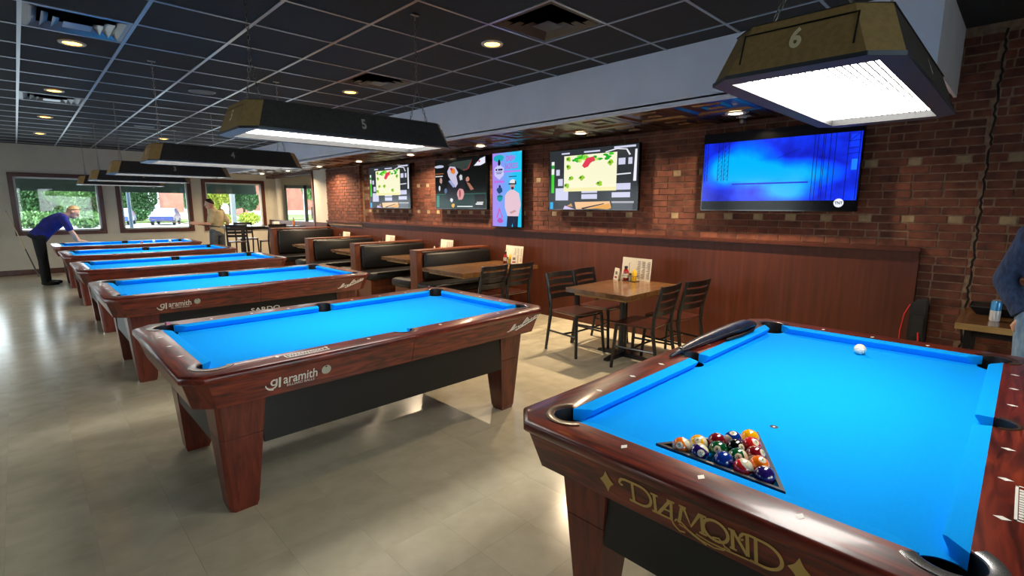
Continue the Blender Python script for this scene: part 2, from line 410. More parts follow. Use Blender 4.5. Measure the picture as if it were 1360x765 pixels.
MB().box(5.79, 6.3, YF + 0.055, YF + 0.061, 0.15, 2.05).build('pane', GLASS, dr); MB().box(6.4, 6.93, YF + 0.055, YF + 0.061, 0.15, 2.05).build('pane', GLASS, dr)
MB().box(6.5, 6.66, YF + 0.05, YF + 0.054, 1.15, 1.5).build('notice', flat(235, 238, 240), dr)
MB().tube([(6.36, YF + 0.03, 0.9), (6.36, YF - 0.03, 0.92), (6.36, YF - 0.03, 1.2), (6.36, YF + 0.03, 1.22)], 0.012).build('pull_handle', CHAIN, dr, smooth=True)

# window wall
W0, WW, WG, WZ0, WZ1 = -0.065, 1.58, 1.823, 0.87, 2.235
wx = [W0 + WG * k for k in range(-3, 3)]
wf = MB(); xs = [-6.2]
for x in wx:
    wf.box(xs[-1], x + 0.05, YF, YF + 0.16, 0, ZC + 0.03); wf.box(x + 0.05, x + WW - 0.05, YF, YF + 0.16, 0, WZ0 + 0.05); wf.box(x + 0.05, x + WW - 0.05, YF, YF + 0.16, WZ1 - 0.05, ZC + 0.03); xs.append(x + WW - 0.05)
wf.box(xs[-1], XW + 0.14, YF, YF + 0.16, 0, ZC + 0.03)
struct(wf.build('wall_far', PAINT))
for n, x in enumerate(wx):
    f = 0.085; a, b, c, d = x, x + WW, WZ0, WZ1
    fr = MB(); fr.box(a, b, YF - 0.025, YF + 0.02, d - f, d); fr.box(a, b, YF - 0.035, YF + 0.02, c, c + f); fr.box(a, a + f, YF - 0.025, YF + 0.02, c + f, d - f); fr.box(b - f, b, YF - 0.025, YF + 0.02, c + f, d - f)
    wo = struct(fr.build('window_%d' % (n + 1), TRIMB))
    a += f; b -= f; c += f; d -= f; g = 0.035
    sa = MB(); sa.box(a, b, YF + 0.02, YF + 0.08, d - g, d); sa.box(a, b, YF + 0.02, YF + 0.08, c, c + g); sa.box(a, a + g, YF + 0.02, YF + 0.08, c, d); sa.box(b - g, b, YF + 0.02, YF + 0.08, c, d)
    sa.build('sash', flat(205, 210, 208, 0.4), wo)
    MB().box(a + g, b - g, YF + 0.05, YF + 0.056, c + g, d - g).build('pane', GLASS, wo)
struct(MB().box(-6, XW, YF - 0.018, YF, 0, 0.12).build('baseboard_far', TRIMB))
wl = MB(); ly = [-4.0]
for k in range(4):
    y = 4.7 + 2.6 * k; wl.box(-6.2, -6, ly[-1], y, 0, ZC + 0.03); wl.box(-6.2, -6, y, y + 2.1, 0, 0.75); wl.box(-6.2, -6, y, y + 2.1, 2.45, ZC + 0.03); ly.append(y + 2.1)
    fr = MB(); fr.box(-6.1, -5.97, y, y + 0.08, 0.75, 2.45); fr.box(-6.1, -5.97, y + 2.02, y + 2.1, 0.75, 2.45); fr.box(-6.1, -5.97, y, y + 2.1, 0.75, 0.83); fr.box(-6.1, -5.97, y, y + 2.1, 2.37, 2.45)
    wo = struct(fr.build('window_%d' % (k + 7), TRIMB)); MB().box(-6.06, -6.054, y + 0.08, y + 2.02, 0.83, 2.37).build('pane', GLASS, wo)
wl.box(-6.2, -6, ly[-1], YF + 0.2, 0, ZC + 0.03); struct(wl.build('wall_left', PAINT))
wbk = MB(); lx = [-6.2]
for k, x in enumerate((-4.6, -1.9, 0.8)):  # unseen windows, added to throw fill light on faces turned toward the camera
    wbk.box(lx[-1], x, -4.2, -4, 0, ZC + 0.03); wbk.box(x, x + 2.2, -4.2, -4, 0, 0.75); wbk.box(x, x + 2.2, -4.2, -4, 2.45, ZC + 0.03); lx.append(x + 2.2)
    fr = MB(); fr.box(x, x + 0.08, -4.1, -3.97, 0.75, 2.45); fr.box(x + 2.12, x + 2.2, -4.1, -3.97, 0.75, 2.45); fr.box(x, x + 2.2, -4.1, -3.97, 0.75, 0.83); fr.box(x, x + 2.2, -4.1, -3.97, 2.37, 2.45)
    wo = struct(fr.build('window_%d' % (k + 11), TRIMB)); MB().box(x + 0.08, x + 2.12, -4.06, -4.054, 0.83, 2.37).build('pane', GLASS, wo)
wbk.box(lx[-1], XB + 0.2, -4.2, -4, 0, ZC + 0.03); struct(wbk.build('wall_back', PAINT))

# ================================================================== POOL TABLES
PL, PW = 1.994, 0.997
HX, HY, ZR, ZB = 1.174, 0.692, 0.786, 0.741
CB = 0.05                                             # cushion width nose -> wood
PCX, PCY, PR = PL / 2 + 0.020, PW / 2 + 0.020, 0.064  # corner pocket
SPY, SPR = PW / 2 + 0.058, 0.056                      # side pocket
CH = 0.085                                            # corner chamfer
xi, yi = PL / 2 + CB, PW / 2 + CB
def tmesh():
    T = {}
    # --- top rails. end rail (at -x) and long half rail (at -y, -x half)
    def corner_arc(a0, a1, n=10, r=PR):
        return [(-PCX + r * math.cos(math.radians(a0 + (a1 - a0) * k / n)), -PCY + r * math.sin(math.radians(a0 + (a1 - a0) * k / n))) for k in range(n + 1)]
    aE = 180 - math.degrees(math.acos((xi - PCX) / PR))          # where the circle meets x=-xi
    M = (-HX + CH / 2, -HY + CH / 2)
    lowhalf = corner_arc(225, aE)                                 # from corner to inner edge
    pts = [M] + lowhalf
    pts += [(x, -y) for x, y in reversed(lowhalf)] + [(M[0], -M[1]), (-HX, HY - CH), (-HX, -HY + CH)]
    T['end_poly'] = pts
    aL = 270 + math.degrees(math.acos((yi - PCY) / PR))
    arcL = corner_arc(225, aL)
    sa = math.degrees(math.asin((SPY - yi) / SPR))
    arcS = [(SPR * math.cos(math.radians(a)), -SPY + SPR * math.sin(math.radians(a))) for a in [180 - sa + (270 - 180 + sa) * k / 9 for k in range(10)]]
    T['long_poly'] = [M] + arcL + arcS + [(-0.0008, -SPY - SPR), (-0.0008, -HY), (-HX + CH, -HY)]
    return T
TM = tmesh()
def rail_mesh(name, poly, m, outer):
    """cap with a rounded outer lip, thickness 45 mm"""
    mb = MB()
    def ins(p, d):
        x, y = p
        if p in outer:
            x = x * (1 - d / HX) if abs(x) > 0.01 else x; y = y * (1 - d / HY)
        return (x, y)
    zs = [(ZR - 0.042, 0.006), (ZR - 0.034, 0.0), (ZR - 0.012, 0.0), (ZR - 0.004, 0.004), (ZR, 0.012)]
    mb.loft([[ins(p, d) + (z,) for p in poly] for z, d in zs])
    return mb.mesh(name, m, smooth=True)
outE = [(-HX + CH / 2, -HY + CH / 2), (-HX + CH / 2, HY - CH / 2), (-HX, HY - CH), (-HX, -HY + CH)]
outL = [(-HX + CH / 2, -HY + CH / 2), (-0.0008, -HY), (-HX + CH, -HY)]
def mirror_me(me, sx, sy, name):
    m2 = me.copy(); m2.name = name; m2.transform(Matrix.Diagonal((sx, sy, 1, 1)))
    if sx * sy < 0: m2.flip_normals()
    return m2
def four(me): return [me, mirror_me(me, 1, -1, me.name), mirror_me(me, -1, 1, me.name), mirror_me(me, -1, -1, me.name)]
END = rail_mesh('end_rail', TM['end_poly'], WOODY, outE); ENDS = [END, mirror_me(END, -1, 1, 'end_rail')]
LNG = four(rail_mesh('side_rail', TM['long_poly'], WOODX, outL))
# apron below the rails, leaning inwards
def apron(p_out, m, name):
    mb = MB(); za, zb = ZR - 0.042, 0.612
    top = [(x * (1 - 0.014 / HX), y * (1 - 0.014 / HY)) for x, y in p_out]; bot = [(x * (1 - 0.050 / HX), y * (1 - 0.050 / HY)) for x, y in p_out]
    topi = [(x * (1 - 0.05 / HX), y * (1 - 0.05 / HY)) for x, y in p_out]; boti = [(x * (1 - 0.085 / HX), y * (1 - 0.085 / HY)) for x, y in p_out]
    rings = [[(bot[k][0], bot[k][1], zb), (top[k][0], top[k][1], za), (topi[k][0], topi[k][1], za), (boti[k][0], boti[k][1], zb)] for k in range(len(p_out))]
    mb.loft(rings); return mb.mesh(name, m)
APE = apron([(-HX, -HY + CH + 0.001), (-HX, HY - CH - 0.001)], WOODY, 'end_apron')
APL = apron([(-HX + CH + 0.001, -HY), (-0.0015, -HY)], WOODX, 'side_apron')
APC = apron([(-HX, -HY + CH), (-HX + CH, -HY)], WOODZ, 'corner_block')
APES = [APE, mirror_me(APE, -1, 1, 'end_apron')]; APLS = four(APL); APCS = four(APC)
# cushions
def cushion(n0, n1, b0, b1, m, name):
    """nose from n0 to n1, back from b0 to b1 along u; v outwards"""
    mb = MB(); prof = [(CB, ZR - 0.001), (0.008, ZR - 0.005), (0.0, ZR - 0.009), (0.002, ZR - 0.016), (0.022, ZB + 0.001), (CB, ZB + 0.001)]
    A = []; B = []
    for v, z in prof:
        k = v / CB; A.append((n0 + (b0 - n0) * k, -v, z)); B.append((n1 + (b1 - n1) * k, -v, z))
    mid = []
    mb.loft([A, B]); me = mb.mesh(name, m, smooth=True); return me
e = 0.085; sh = 0.058; sm = 0.062; ss = 0.012
CL = cushion(-PL / 2 + e, -sm, -PL / 2 + e - sh, -sm + ss, FELT, 'cushion'); CL.transform(Matrix.Translation((0, -PW / 2, 0))); CLS = four(CL)
CE = cushion(-PW / 2 + e, PW / 2 - e, -PW / 2 + e - sh, PW / 2 - e + sh, FELT, 'cushion'); CE.transform(Matrix.Rotation(-pi / 2, 4, 'Z')); CE.transform(Matrix.Translation((-PL / 2, 0, 0))); CES = [CE, mirror_me(CE, -1, 1, 'cushion')]
# bed with pocket cut-outs
bp = []
def cut_corner(sx, sy):
    a = [(sx * xi, sy * (PCY - math.sqrt(PR ** 2 - (xi - PCX) ** 2)))]
    a0 = math.atan2(a[0][1] - sy * PCY, a[0][0] - sx * PCX); end = (sx * (PCX - math.sqrt(PR ** 2 - (yi - PCY) ** 2)), sy * yi)
    a1 = math.atan2(end[1] - sy * PCY, end[0] - sx * PCX)
    inner = math.atan2(-sy, -sx)
    def un(q, ref):
        while q - ref > pi: q -= 2 * pi
        while q - ref < -pi: q += 2 * pi
        return q
    a0 = un(a0, inner); a1 = un(a1, inner)
    return [(sx * PCX + PR * math.cos(a0 + (a1 - a0) * k / 12), sy * PCY + PR * math.sin(a0 + (a1 - a0) * k / 12)) for k in range(13)]
def cut_side(sy):
    r = SPR; d = yi - SPY; h = math.sqrt(r * r - d * d)
    a0 = math.atan2(d, -h); a1 = math.atan2(d, h)
    lst = []
    for k in range(11):
        t = k / 10; a = pi - math.asin(d / r) + (0)  # placeholder angle start
        ang = (pi + math.asin(-d / r)) * (1 - t) + (2 * pi - math.asin(-d / r)) * t
        lst.append((r * math.cos(ang), SPY + r * math.sin(ang)))
    return lst if sy > 0 else [(x, -y) for x, y in reversed(lst)]
bp += list(reversed(cut_corner(-1, -1)))[0:0]
c1 = cut_corner(-1, -1)                     # from left edge to bottom edge
c2 = list(reversed(cut_corner(1, -1)))      # bottom edge to right edge
c3 = cut_corner(1, 1)
c4 = list(reversed(cut_corner(-1, 1)))
bs = sorted([(x, -y) for x, y in cut_side(1)], key=lambda p: p[0]); ts = sorted(cut_side(1), key=lambda p: -p[0])
bed_poly = c1 + bs + c2 + c3 + ts + c4
BED = MB().prism(bed_poly, ZB - 0.03, ZB).mesh('bed_cloth', FELT)
# pocket liners and trims
def cup(r, a0, a1):
    mb = MB(); mb.lathe([(r - 0.003, ZB - 0.002), (r - 0.003, ZB - 0.11), (r * 0.75, ZB - 0.125), (0, ZB - 0.13)], 24)
    mb.lathe([(r - 0.002, ZB - 0.004), (r - 0.001, ZR - 0.002), (r + 0.006, ZR + 0.001)], 24, a0=math.radians(a0), a1=math.radians(a1)); return mb.mesh('pocket', BLACKR, smooth=True, fix=False)
CUP = cup(PR, 225 - 108, 225 + 108); SCUP = cup(SPR, 178, 362)
def trim(r, a0, a1, ws, m):
    mb = MB(); mb.lathe([(r, ZR - 0.004), (r, ZR + 0.002), (r + 0.004, ZR + 0.004), (r + ws - 0.003, ZR + 0.003), (r + ws, ZR - 0.001)], 26, a0=math.radians(a0), a1=math.radians(a1)); return mb.mesh('pocket_trim', m, smooth=True, fix=False)
TRC = trim(PR, 225 - 100, 225 + 100, 0.034, BRONZE); TRS = trim(SPR, 186, 354, 0.014, BRONZE)
TRCS = trim(PR, 225 - 100, 225 + 100, 0.034, STEELT)
# sights
SG = MB(); SG.poly([(-0.0105, 0, ZR + 0.0008), (0, -0.017, ZR + 0.0008), (0.0105, 0, ZR + 0.0008), (0, 0.017, ZR + 0.0008)]); SG = SG.mesh('sight', WHITEV, fix=False)
# legs: upper block flush with the apron, lower tapered block; groove between
def leg_mesh():
    mb = MB(); x0b, y0b = -PL / 2 - 0.0, -PW / 2 - 0.012
    def ring(t, z, s=0):
        xo = -HX + 0.14 + (x0b + HX - 0.14) * t + s; yo = -HY + 0.13 + (y0b + HY - 0.13) * t + s
        xin = -HX + 0.37 - 0.06 * t - s; yin = -HY + 0.345 - 0.05 * t - s; c = 0.02
        return [(xo + c, yo, z), (xin, yo, z), (xin, yin, z), (xo, yin, z), (xo, yo + c, z)]
    f = lambda z: (0.612 - z) / 0.612
    mb.loft([ring(0, 0.612), ring(f(0.408), 0.408)])
    mb.loft([ring(f(0.408), 0.4079, 0.004), ring(f(0.404), 0.4041, 0.004)])
    mb.loft([ring(f(0.404), 0.404), ring(f(0.03), 0.03), ring(1, 0.0, 0.006)])
    for dx in (0.06, 0.14): mb.lathe([(0.006, 0), (0, 0.0)], 8, (-HX + 0.17 + dx, -HY + 0.13 + 0.052 * 0.37 - 0.0015, 0.385), axis='y')
    return mb.mesh('leg', WOODZ)
LEGS = four(leg_mesh())
SKL = MB().box(-HX + 0.35, HX - 0.35, -HY + 0.145, -HY + 0.165, 0.345, 0.64).mesh('side_skirt', BLACKP)
SKE = MB().box(-HX + 0.16, -HX + 0.18, -HY + 0.33, HY - 0.33, 0.345, 0.64).mesh('end_skirt', BLACKP)
SKLS = [SKL, mirror_me(SKL, 1, -1, 'side_skirt')]; SKES = [SKE, mirror_me(SKE, -1, 1, 'end_skirt')]
FRM = MB().box(-HX + 0.10, HX - 0.10, -HY + 0.10, HY - 0.10, 0.6125, 0.63).mesh('slate_frame', BLACKP)

def pool_table(cx, cy, label, steel=()):
    t = thing('pool_table', label, 'pool table', (cx, cy, 0), 0, 'pool tables with blue cloth')
    for m in ENDS: link('end_rail', m, t)
    for m in LNG: link('side_rail', m, t)
    for m in APES: link('end_apron', m, t)
    for m in APLS: link('side_apron', m, t)
    for m in APCS: link('corner_block', m, t)
    for m in CLS + CES: link('cushion', m, t)
    link('bed_cloth', BED, t); link('slate_frame', FRM, t)
    for m in LEGS: link('leg', m, t)
    for m in SKLS: link('side_skirt', m, t)
    for m in SKES: link('end_skirt', m, t)
    for k, (sx, sy, a) in enumerate(((-1, -1, 0), (1, -1, pi / 2), (1, 1, pi), (-1, 1, 3 * pi / 2))):
        c = link('pocket', CUP, t, (sx * PCX, sy * PCY, 0), a); link('pocket_trim', TRCS if k in steel else TRC, c)
    for sy, a in ((-1, 0), (1, pi)):
        c = link('pocket', SCUP, t, (0, sy * SPY, 0), a); link('pocket_trim', TRS, c)
    for i in range(1, 8):
        if i == 4: continue
        for sy in (-1, 1): link('sight', SG, t, (-PL / 2 + PL / 8 * i, sy * (PW / 2 + 0.0937), 0))
    for i in range(1, 4):
        for sx in (-1, 1): link('sight', SG, t, (sx * (PL / 2 + 0.0937), -PW / 2 + PL / 8 * i, 0), pi / 2)
    return t
TABLES = {6: (2.3688, 0.5532), 5: (1.5964, 3.1279), 4: (1.60, 5.76), 3: (1.60, 8.18), 2: (1.59, 10.50), 1: (1.58, 12.85)}
TL = {6: 'nearest blue pool table with gold lettering and a triangle rack on its cloth',
      5: 'second nearest blue pool table, standing whole in the middle of the floor',
      4: 'third nearest pool table with white lettering on its black side skirt',
      3: 'blue pool table with plain reddish apron, fourth from the front',
      2: 'blue pool table second from the window wall',
      1: 'farthest blue pool table, the one the man in the blue shirt leans on'}
PT = {k: pool_table(*TABLES[k], TL[k], (0,) if k == 6 else ()) for k in (6, 5, 4, 3, 2, 1)}

# --- lettering. apron faces: plane of the -y side and of the -x end
za, zb_ = ZR - 0.042, 0.612
def side_T(u, v, off=0.0025):           # u = x, v = z on the -y apron
    k = (za - v) / (za - zb_); return (u, -(HY - 0.014 - 0.036 * k) - off, v)
def end_T(u, v, off=0.0025):            # u to the right as read (= -y), v = z on the -x apron
    k = (za - v) / (za - zb_); return (-(HX - 0.014 - 0.036 * k) - off, -u, v)
lean = Vector((0, -0.036, za - zb_)).normalized()
def side_text(name, s, size, m, par, u, v, **k): return text_obj(name, s, size, m, par, side_T(u, v), (1, 0, 0), (0, lean.y, lean.z), **k)
for n in (5, 4):
    par = PT[n]
    side_text('maker_lettering', 'aramith', 0.072, GREYV, par, -0.665, 0.685, sx=0.78, bold=0.0008)
    side_text('maker_subline', 'BILLIARD BALLS', 0.019, GREYV, par, -0.665, 0.652, sx=1.05)
    mb = MB()
    T = side_T
    ribbon(mb, arc(-0.795, 0.682, 0.013, 0.014, 60, 380, 16), 0.008, T); ribbon(mb, [(-0.783, 0.70), (-0.783, 0.665), (-0.79, 0.654), (-0.805, 0.650)] , 0.008, T)
    ribbon(mb, arc(-0.80, 0.677, 0.034, 0.030, 185, 275, 12), [0.004 + 0.0008 * k for k in range(13)], T); ribbon(mb, [(-0.768, 0.705), (-0.768, 0.65)], 0.010, T)
    mb.build('maker_monogram', GREYV, par, fix=False)
    mb = MB(); mb.poly([T(-0.535 + 0.025 * math.cos(a), 0.69 + 0.025 * math.sin(a), 0.004) for a in [2 * pi * k / 24 for k in range(24)]])
    mb.build('ball_emblem', flat(176, 176, 160, 0.35), par, fix=False)
    mb = MB(); mb.poly([T(-0.537 + 0.005 * math.cos(a), 0.708 + 0.005 * math.sin(a), 0.0045) for a in [2 * pi * k / 10 for k in range(10)]]); mb.build('emblem_dot', BLACKP, par, fix=False)
    # white script signature
    mb = MB(); S = lambda u, v: T(0.78 + u * 0.29, 0.652 + v * 0.085)
    for st, wd in (([(0.0, 0.02), (0.1, 0.12), (0.22, 0.62), (0.17, 0.3), (0.10, 0.05), (0.2, 0.16)], 0.05), ([(0.2, 0.16), (0.28, 0.42), (0.27, 0.18), (0.36, 0.42), (0.36, 0.22), (0.44, 0.46)], 0.035),
                   ([(0.27, 0.02), (0.5, 0.28), (0.8, 0.62), (0.98, 0.86)], 0.055), ([(0.46, 0.28), (0.52, 0.62), (0.62, 1.0), (0.66, 0.82), (0.56, 0.55)], 0.03),
                   ([(0.54, 0.52), (0.62, 0.66), (0.66, 0.60), (0.72, 0.78), (0.75, 0.70), (0.80, 0.88), (0.84, 0.80), (0.90, 0.98), (0.98, 1.08), (0.98, 0.9)], 0.035)):
        P = [Vector(p) for p in st]; ribbon(mb, st, wd * 1.5, S)
    mb.build('script_signature', WHITEV, par, fix=False)
T4 = PT[4]
text_obj('brand_lettering', 'SARDO', 0.062, WHITEV, T4, (0.07, -HY + 0.143, 0.515), (1, 0, 0), (0, 0, 1), sx=1.35, bold=0.001)
# gold lettering on the end of the nearest table
mb = MB(); H = 0.072
def DT(u, v): return end_T(-0.222 + u * H, 0.650 + v * H + 0.0)
Wd = 0.125
def st(p, w=Wd): ribbon(mb, p, w, DT)
st([(0.0, 0.80), (-0.02, 0.70), (0.07, 0.62), (0.14, 0.68)], 0.10); st([(0.0, 0.80), (0.1, 0.93), (0.3, 0.98), (0.8, 0.98)]); st([(0.62, 0.98), (0.62, 0.03)])
st([(0.40, 0.03), (0.95, 0.03)]); st([(0.8, 0.98)] + arc(0.95, 0.505, 0.50, 0.475, 80, -80, 16) + [(0.8, 0.03)])
st([(1.62, 0.88), (1.62, 0.05)]); st([(1.46, 0.88), (1.78, 0.88)], 0.10); st([(1.46, 0.03), (2.3, 0.03)], 0.10)
st([(1.75, 0.05), (2.30, 0.92)]); st([(2.18, 0.92), (2.5, 0.92)], 0.10); st([(2.36, 0.92), (2.30, 0.05)]); st([(1.98, 0.40), (2.34, 0.40)], 0.09)
st([(2.30, 0.05), (2.40, -0.18), (2.62, -0.36), (2.85, -0.30)], 0.09)
st([(2.62, 0.05), (2.80, 0.92)]); st([(2.68, 0.92), (2.98, 0.92)], 0.10); st([(2.86, 0.90), (3.12, 0.15), (3.52, 0.95)]); st([(3.46, 0.92), (3.76, 0.92)], 0.10); st([(3.58, 0.92), (3.58, 0.08)]); st([(3.44, 0.06), (3.74, 0.06)], 0.10)
st(arc(4.08, 0.48, 0.46, 0.46, 0, 360, 28)); st([(3.95, 0.12), (4.2, 0.2), (4.4, -0.05), (4.6, -0.12)], 0.08)
st([(2.44, 0.02), (2.52, 0.16), (2.72, 0.12), (3.0, -0.1), (3.5, -0.30), (4.0, -0.36), (4.35, -0.26), (4.4, -0.12)], 0.07)
st([(2.62, -0.02), (2.85, -0.06), (3.2, -0.25), (3.7, -0.42)], 0.07); st([(3.3, -0.1), (3.8, -0.2), (4.3, -0.2), (5.6, -0.13)], 0.08)
st([(4.70, 0.88), (4.70, 0.05)]); st([(4.56, 0.88), (4.80, 0.88)], 0.10); st([(4.58, 0.04), (4.84, 0.04)], 0.10); st([(4.72, 0.88), (5.22, 0.0)]); st([(5.22, 0.0), (5.22, 0.95)])
st([(4.98, 0.78), (4.94, 0.66), (5.02, 0.62), (5.08, 0.70)], 0.08); st([(4.98, 0.78), (5.08, 0.94), (5.3, 0.99), (5.75, 0.97)], 0.11)
st([(5.50, 0.97), (5.50, -0.10)]); st([(5.75, 0.97)] + arc(5.72, 0.42, 0.62, 0.55, 80, -85, 18) + [(5.3, -0.12)])
mb.build('gold_lettering', GOLDV, PT[6], fix=False)
for u0, v0 in ((-0.272, 0.682), (0.272, 0.682)):
    mb = MB(); P = []
    for k in range(4):
        a, b = [((0, 0.040), (0.026, 0)), ((0.026, 0), (0, -0.040)), ((0, -0.040), (-0.026, 0)), ((-0.026, 0), (0, 0.040))][k]
        for j in range(6):
            t = j / 6; q = 1 - 0.38 * math.sin(pi * t) * 0.5
            P.append(end_T(u0 + (a[0] * (1 - t) + b[0] * t) * q, v0 + (a[1] * (1 - t) + b[1] * t) * q))
    mb.poly(P); mb.build('gold_diamond', GOLDV, PT[6], fix=False)
# printed notice plates on two rails
def notice(par, x0, x1, y0, y1, name='rail_notice'):
    z = ZR + 0.0012; o = MB(); b = 0.006
    for q in ((x0, x1, y0, y0 + b), (x0, x1, y1 - b, y1), (x0, x0 + b, y0, y1), (x1 - b, x1, y0, y1)): o.poly([(q[0], q[2], z), (q[1], q[2], z), (q[1], q[3], z), (q[0], q[3], z)])
    n = 3
    for k in range(n):
        yy = y0 + (y1 - y0) * (k + 0.75) / (n + 0.5); x = x0 + 0.014
        while x < x1 - 0.02:
            l = random.uniform(0.006, 0.016); o.poly([(x, yy - 0.004, z), (min(x + l, x1 - 0.014), yy - 0.004, z), (min(x + l, x1 - 0.014), yy + 0.005, z), (x, yy + 0.005, z)]); x += l + 0.004
    o.build(name, WHITEV, par, fix=False)
notice(PT[5], -0.72, -0.50, -0.648, -0.592)
notice(PT[6], -0.74, -0.52, -0.672, -0.612)

# ================================================================== THINGS ON THE TABLES
BD = 0.02857
def ball_mat(name, c, stripe):
    m = mat(name, c, 0.06, 0, 1.0); nt = m.node_tree; N = nt.nodes; b = N['Principled BSDF']
    tc = N.new('ShaderNodeTexCoord'); sx = N.new('ShaderNodeSeparateXYZ'); nt.links.new(tc.outputs['Object'], sx.inputs[0])
    def cmp(op, sock, val):
        q = N.new('ShaderNodeMath'); q.operation = op; nt.links.new(sock, q.inputs[0]); q.inputs[1].default_value = val; return q.outputs[0]
    ax = cmp('ABSOLUTE', sx.outputs[0], 0); dot = cmp('GREATER_THAN', ax, 0.0262)
    az = cmp('ABSOLUTE', sx.outputs[2], 0); band = cmp('GREATER_THAN', az, 0.0165 if stripe else 9.0)
    mx = N.new('ShaderNodeMath'); mx.operation = 'MAXIMUM'; nt.links.new(dot, mx.inputs[0]); nt.links.new(band, mx.inputs[1])
    mi = N.new('ShaderNodeMix'); mi.data_type = 'RGBA'; mi.inputs['A'].default_value = c; mi.inputs['B'].default_value = rgb(236, 224, 188)
    nt.links.new(mx.outputs[0], mi.inputs['Factor']); nt.links.new(mi.outputs['Result'], b.inputs['Base Color']); return m
BC = {'yellow': rgb(250, 178, 12), 'blue': rgb(16, 50, 140), 'red': rgb(214, 34, 34), 'purple': rgb(44, 24, 100), 'orange': rgb(250, 116, 10), 'green': rgb(8, 84, 44), 'maroon': rgb(124, 16, 30), 'black': rgb(12, 12, 12)}
def ball_me(name, m): return MB().ball((0, 0, 0), BD, 28, 18).mesh(name, m, smooth='all', merge=True)
rack = [(4, 'purple', 0, 1.441, 0.441), (11, 'red', 1, 1.443, 0.501), (2, 'blue', 0, 1.443, 0.560), (12, 'purple', 1, 1.441, 0.634), (13, 'orange', 1, 1.441, 0.694),
        (5, 'orange', 0, 1.493, 0.475), (14, 'green', 1, 1.497, 0.538), (6, 'green', 0, 1.500, 0.600), (9, 'yellow', 1, 1.497, 0.664),
        (15, 'maroon', 1, 1.548, 0.505), (8, 'black', 0, 1.551, 0.566), (7, 'maroon', 0, 1.553, 0.628), (3, 'red', 0, 1.604, 0.537), (10, 'blue', 1, 1.606, 0.597), (1, 'yellow', 0, 1.658, 0.563)]
pos = [[b[3], b[4]] for b in rack]
for it in range(200):
    for i in range(15):
        for j in range(i):
            dx, dy = pos[i][0] - pos[j][0], pos[i][1] - pos[j][1]; d = math.hypot(dx, dy); need = 2 * BD + 0.0006
            if d < need:
                k = (need - d) / 2 / d; pos[i][0] += dx * k; pos[i][1] += dy * k; pos[j][0] -= dx * k; pos[j][1] -= dy * k
ORI = {4: (0.4, 1.9, 0.3), 11: (0.3, -0.5, 1.2), 2: (0.9, -1.0, 0.3), 12: (0.6, 0.4, 0.6), 13: (0.9, 0.5, 0.2), 5: (0.0, -1.1, -2.2), 14: (1.2, 0.5, 0.4), 6: (0, -0.5, -2.9), 9: (1.0, 0.8, 0.2), 15: (0.9, 0.7, 1.5), 8: (0.2, -0.55, -2.0), 7: (0, 2, 0), 3: (0.1, -0.9, -2.1), 10: (0.6, 1.3, 0.2), 1: (0.3, 2.2, 0.4)}
kindn = {0: 'solid', 1: 'striped'}
for (n, cn, stp, _, _), (x, y) in zip(rack, pos):
    m = ball_mat('ball_%s_%s' % (cn, kindn[stp]), BC[cn], stp)
    t = thing('pool_ball', '%s %s pool ball numbered %d inside the triangle rack' % (kindn[stp], cn, n), 'pool ball', (x, y, ZB + BD + 0.0005), 0, 'racked pool balls')
    t.rotation_euler = ORI[n]
    link('ball', ball_me('ball', m), t)
    for sgn in (1, -1):
        me = text_me(str(n), 0.0105, bold=0.0002); me.transform(frame_mat((sgn * (BD + 0.0002), 0, 0), (0, sgn, 0), (0, 0, 1))); me.materials.clear(); me.materials.append(BLACKP)
        link('number', me, t)
cue_m = mat('cue_ball_white', rgb(240, 232, 210), 0.06, 0, 1.0)
CBM = ball_me('cue_ball', cue_m)
tag(link('cue_ball', CBM, None, (3.177, 0.556, ZB + BD + 0.0005)), 'white cue ball alone at the far end of the nearest table', 'cue ball')
# triangle rack
C = [Vector((1.403, 0.763)), Vector((1.400, 0.373)), Vector((1.730, 0.563))]
cen = sum(C, Vector((0, 0))) / 3
def offs(tri, d):
    out = []
    for i in range(3):
        a, b, c = tri[i - 1], tri[i], tri[(i + 1) % 3]
        e1 = (a - b).normalized(); e2 = (c - b).normalized(); bis = (e1 + e2).normalized(); s = math.sin(math.acos(max(-1, min(1, e1.dot(e2)))) / 2)
        out.append(b + bis * d / s)
    return out
O = C; I = offs(C, 0.011); mb = MB(); zs = (ZB + 0.0005, ZB + 0.028)
for i in range(3):
    j = (i + 1) % 3
    mb.hexa([(O[i].x, O[i].y, zs[0]), (O[j].x, O[j].y, zs[0]), (I[j].x, I[j].y, zs[0]), (I[i].x, I[i].y, zs[0]), (O[i].x, O[i].y, zs[1]), (O[j].x, O[j].y, zs[1]), (I[j].x, I[j].y, zs[1]), (I[i].x, I[i].y, zs[1])])
tag(mb.build('triangle_rack', mat('rack_plastic', rgb(40, 40, 42), 0.35)), 'dark plastic triangle rack around the pool balls', 'rack')
mb = MB(); mb.lathe([(0.0, 0.0006), (0.004, 0.0006)], 12, (1.876, 0.558, ZB)); mb.cm = 1; mb.lathe([(0.004, 0.0006), (0.014, 0.0006)], 16, (1.876, 0.558, ZB))
tag(mb.build('spot_sticker', [WHITEV, BLACKP], fix=False), 'small black spot sticker on the nearest blue cloth', 'sticker')
for k, (x, y, lab) in enumerate(((2.33, 13.05, 'white ball on the farthest pool table'), (2.06, 13.2, 'pale ball near the far cushion of the farthest pool table'), (1.78, 12.75, 'dark red ball mid-cloth on the farthest pool table'))):
    tag(link('pool_ball', CBM if k < 2 else ball_me('pool_ball', mat('ball_plain_red', BC['maroon'], 0.06, 0, 1.0)), None, (x, y, ZB + BD + 0.0005)), lab, 'pool ball')
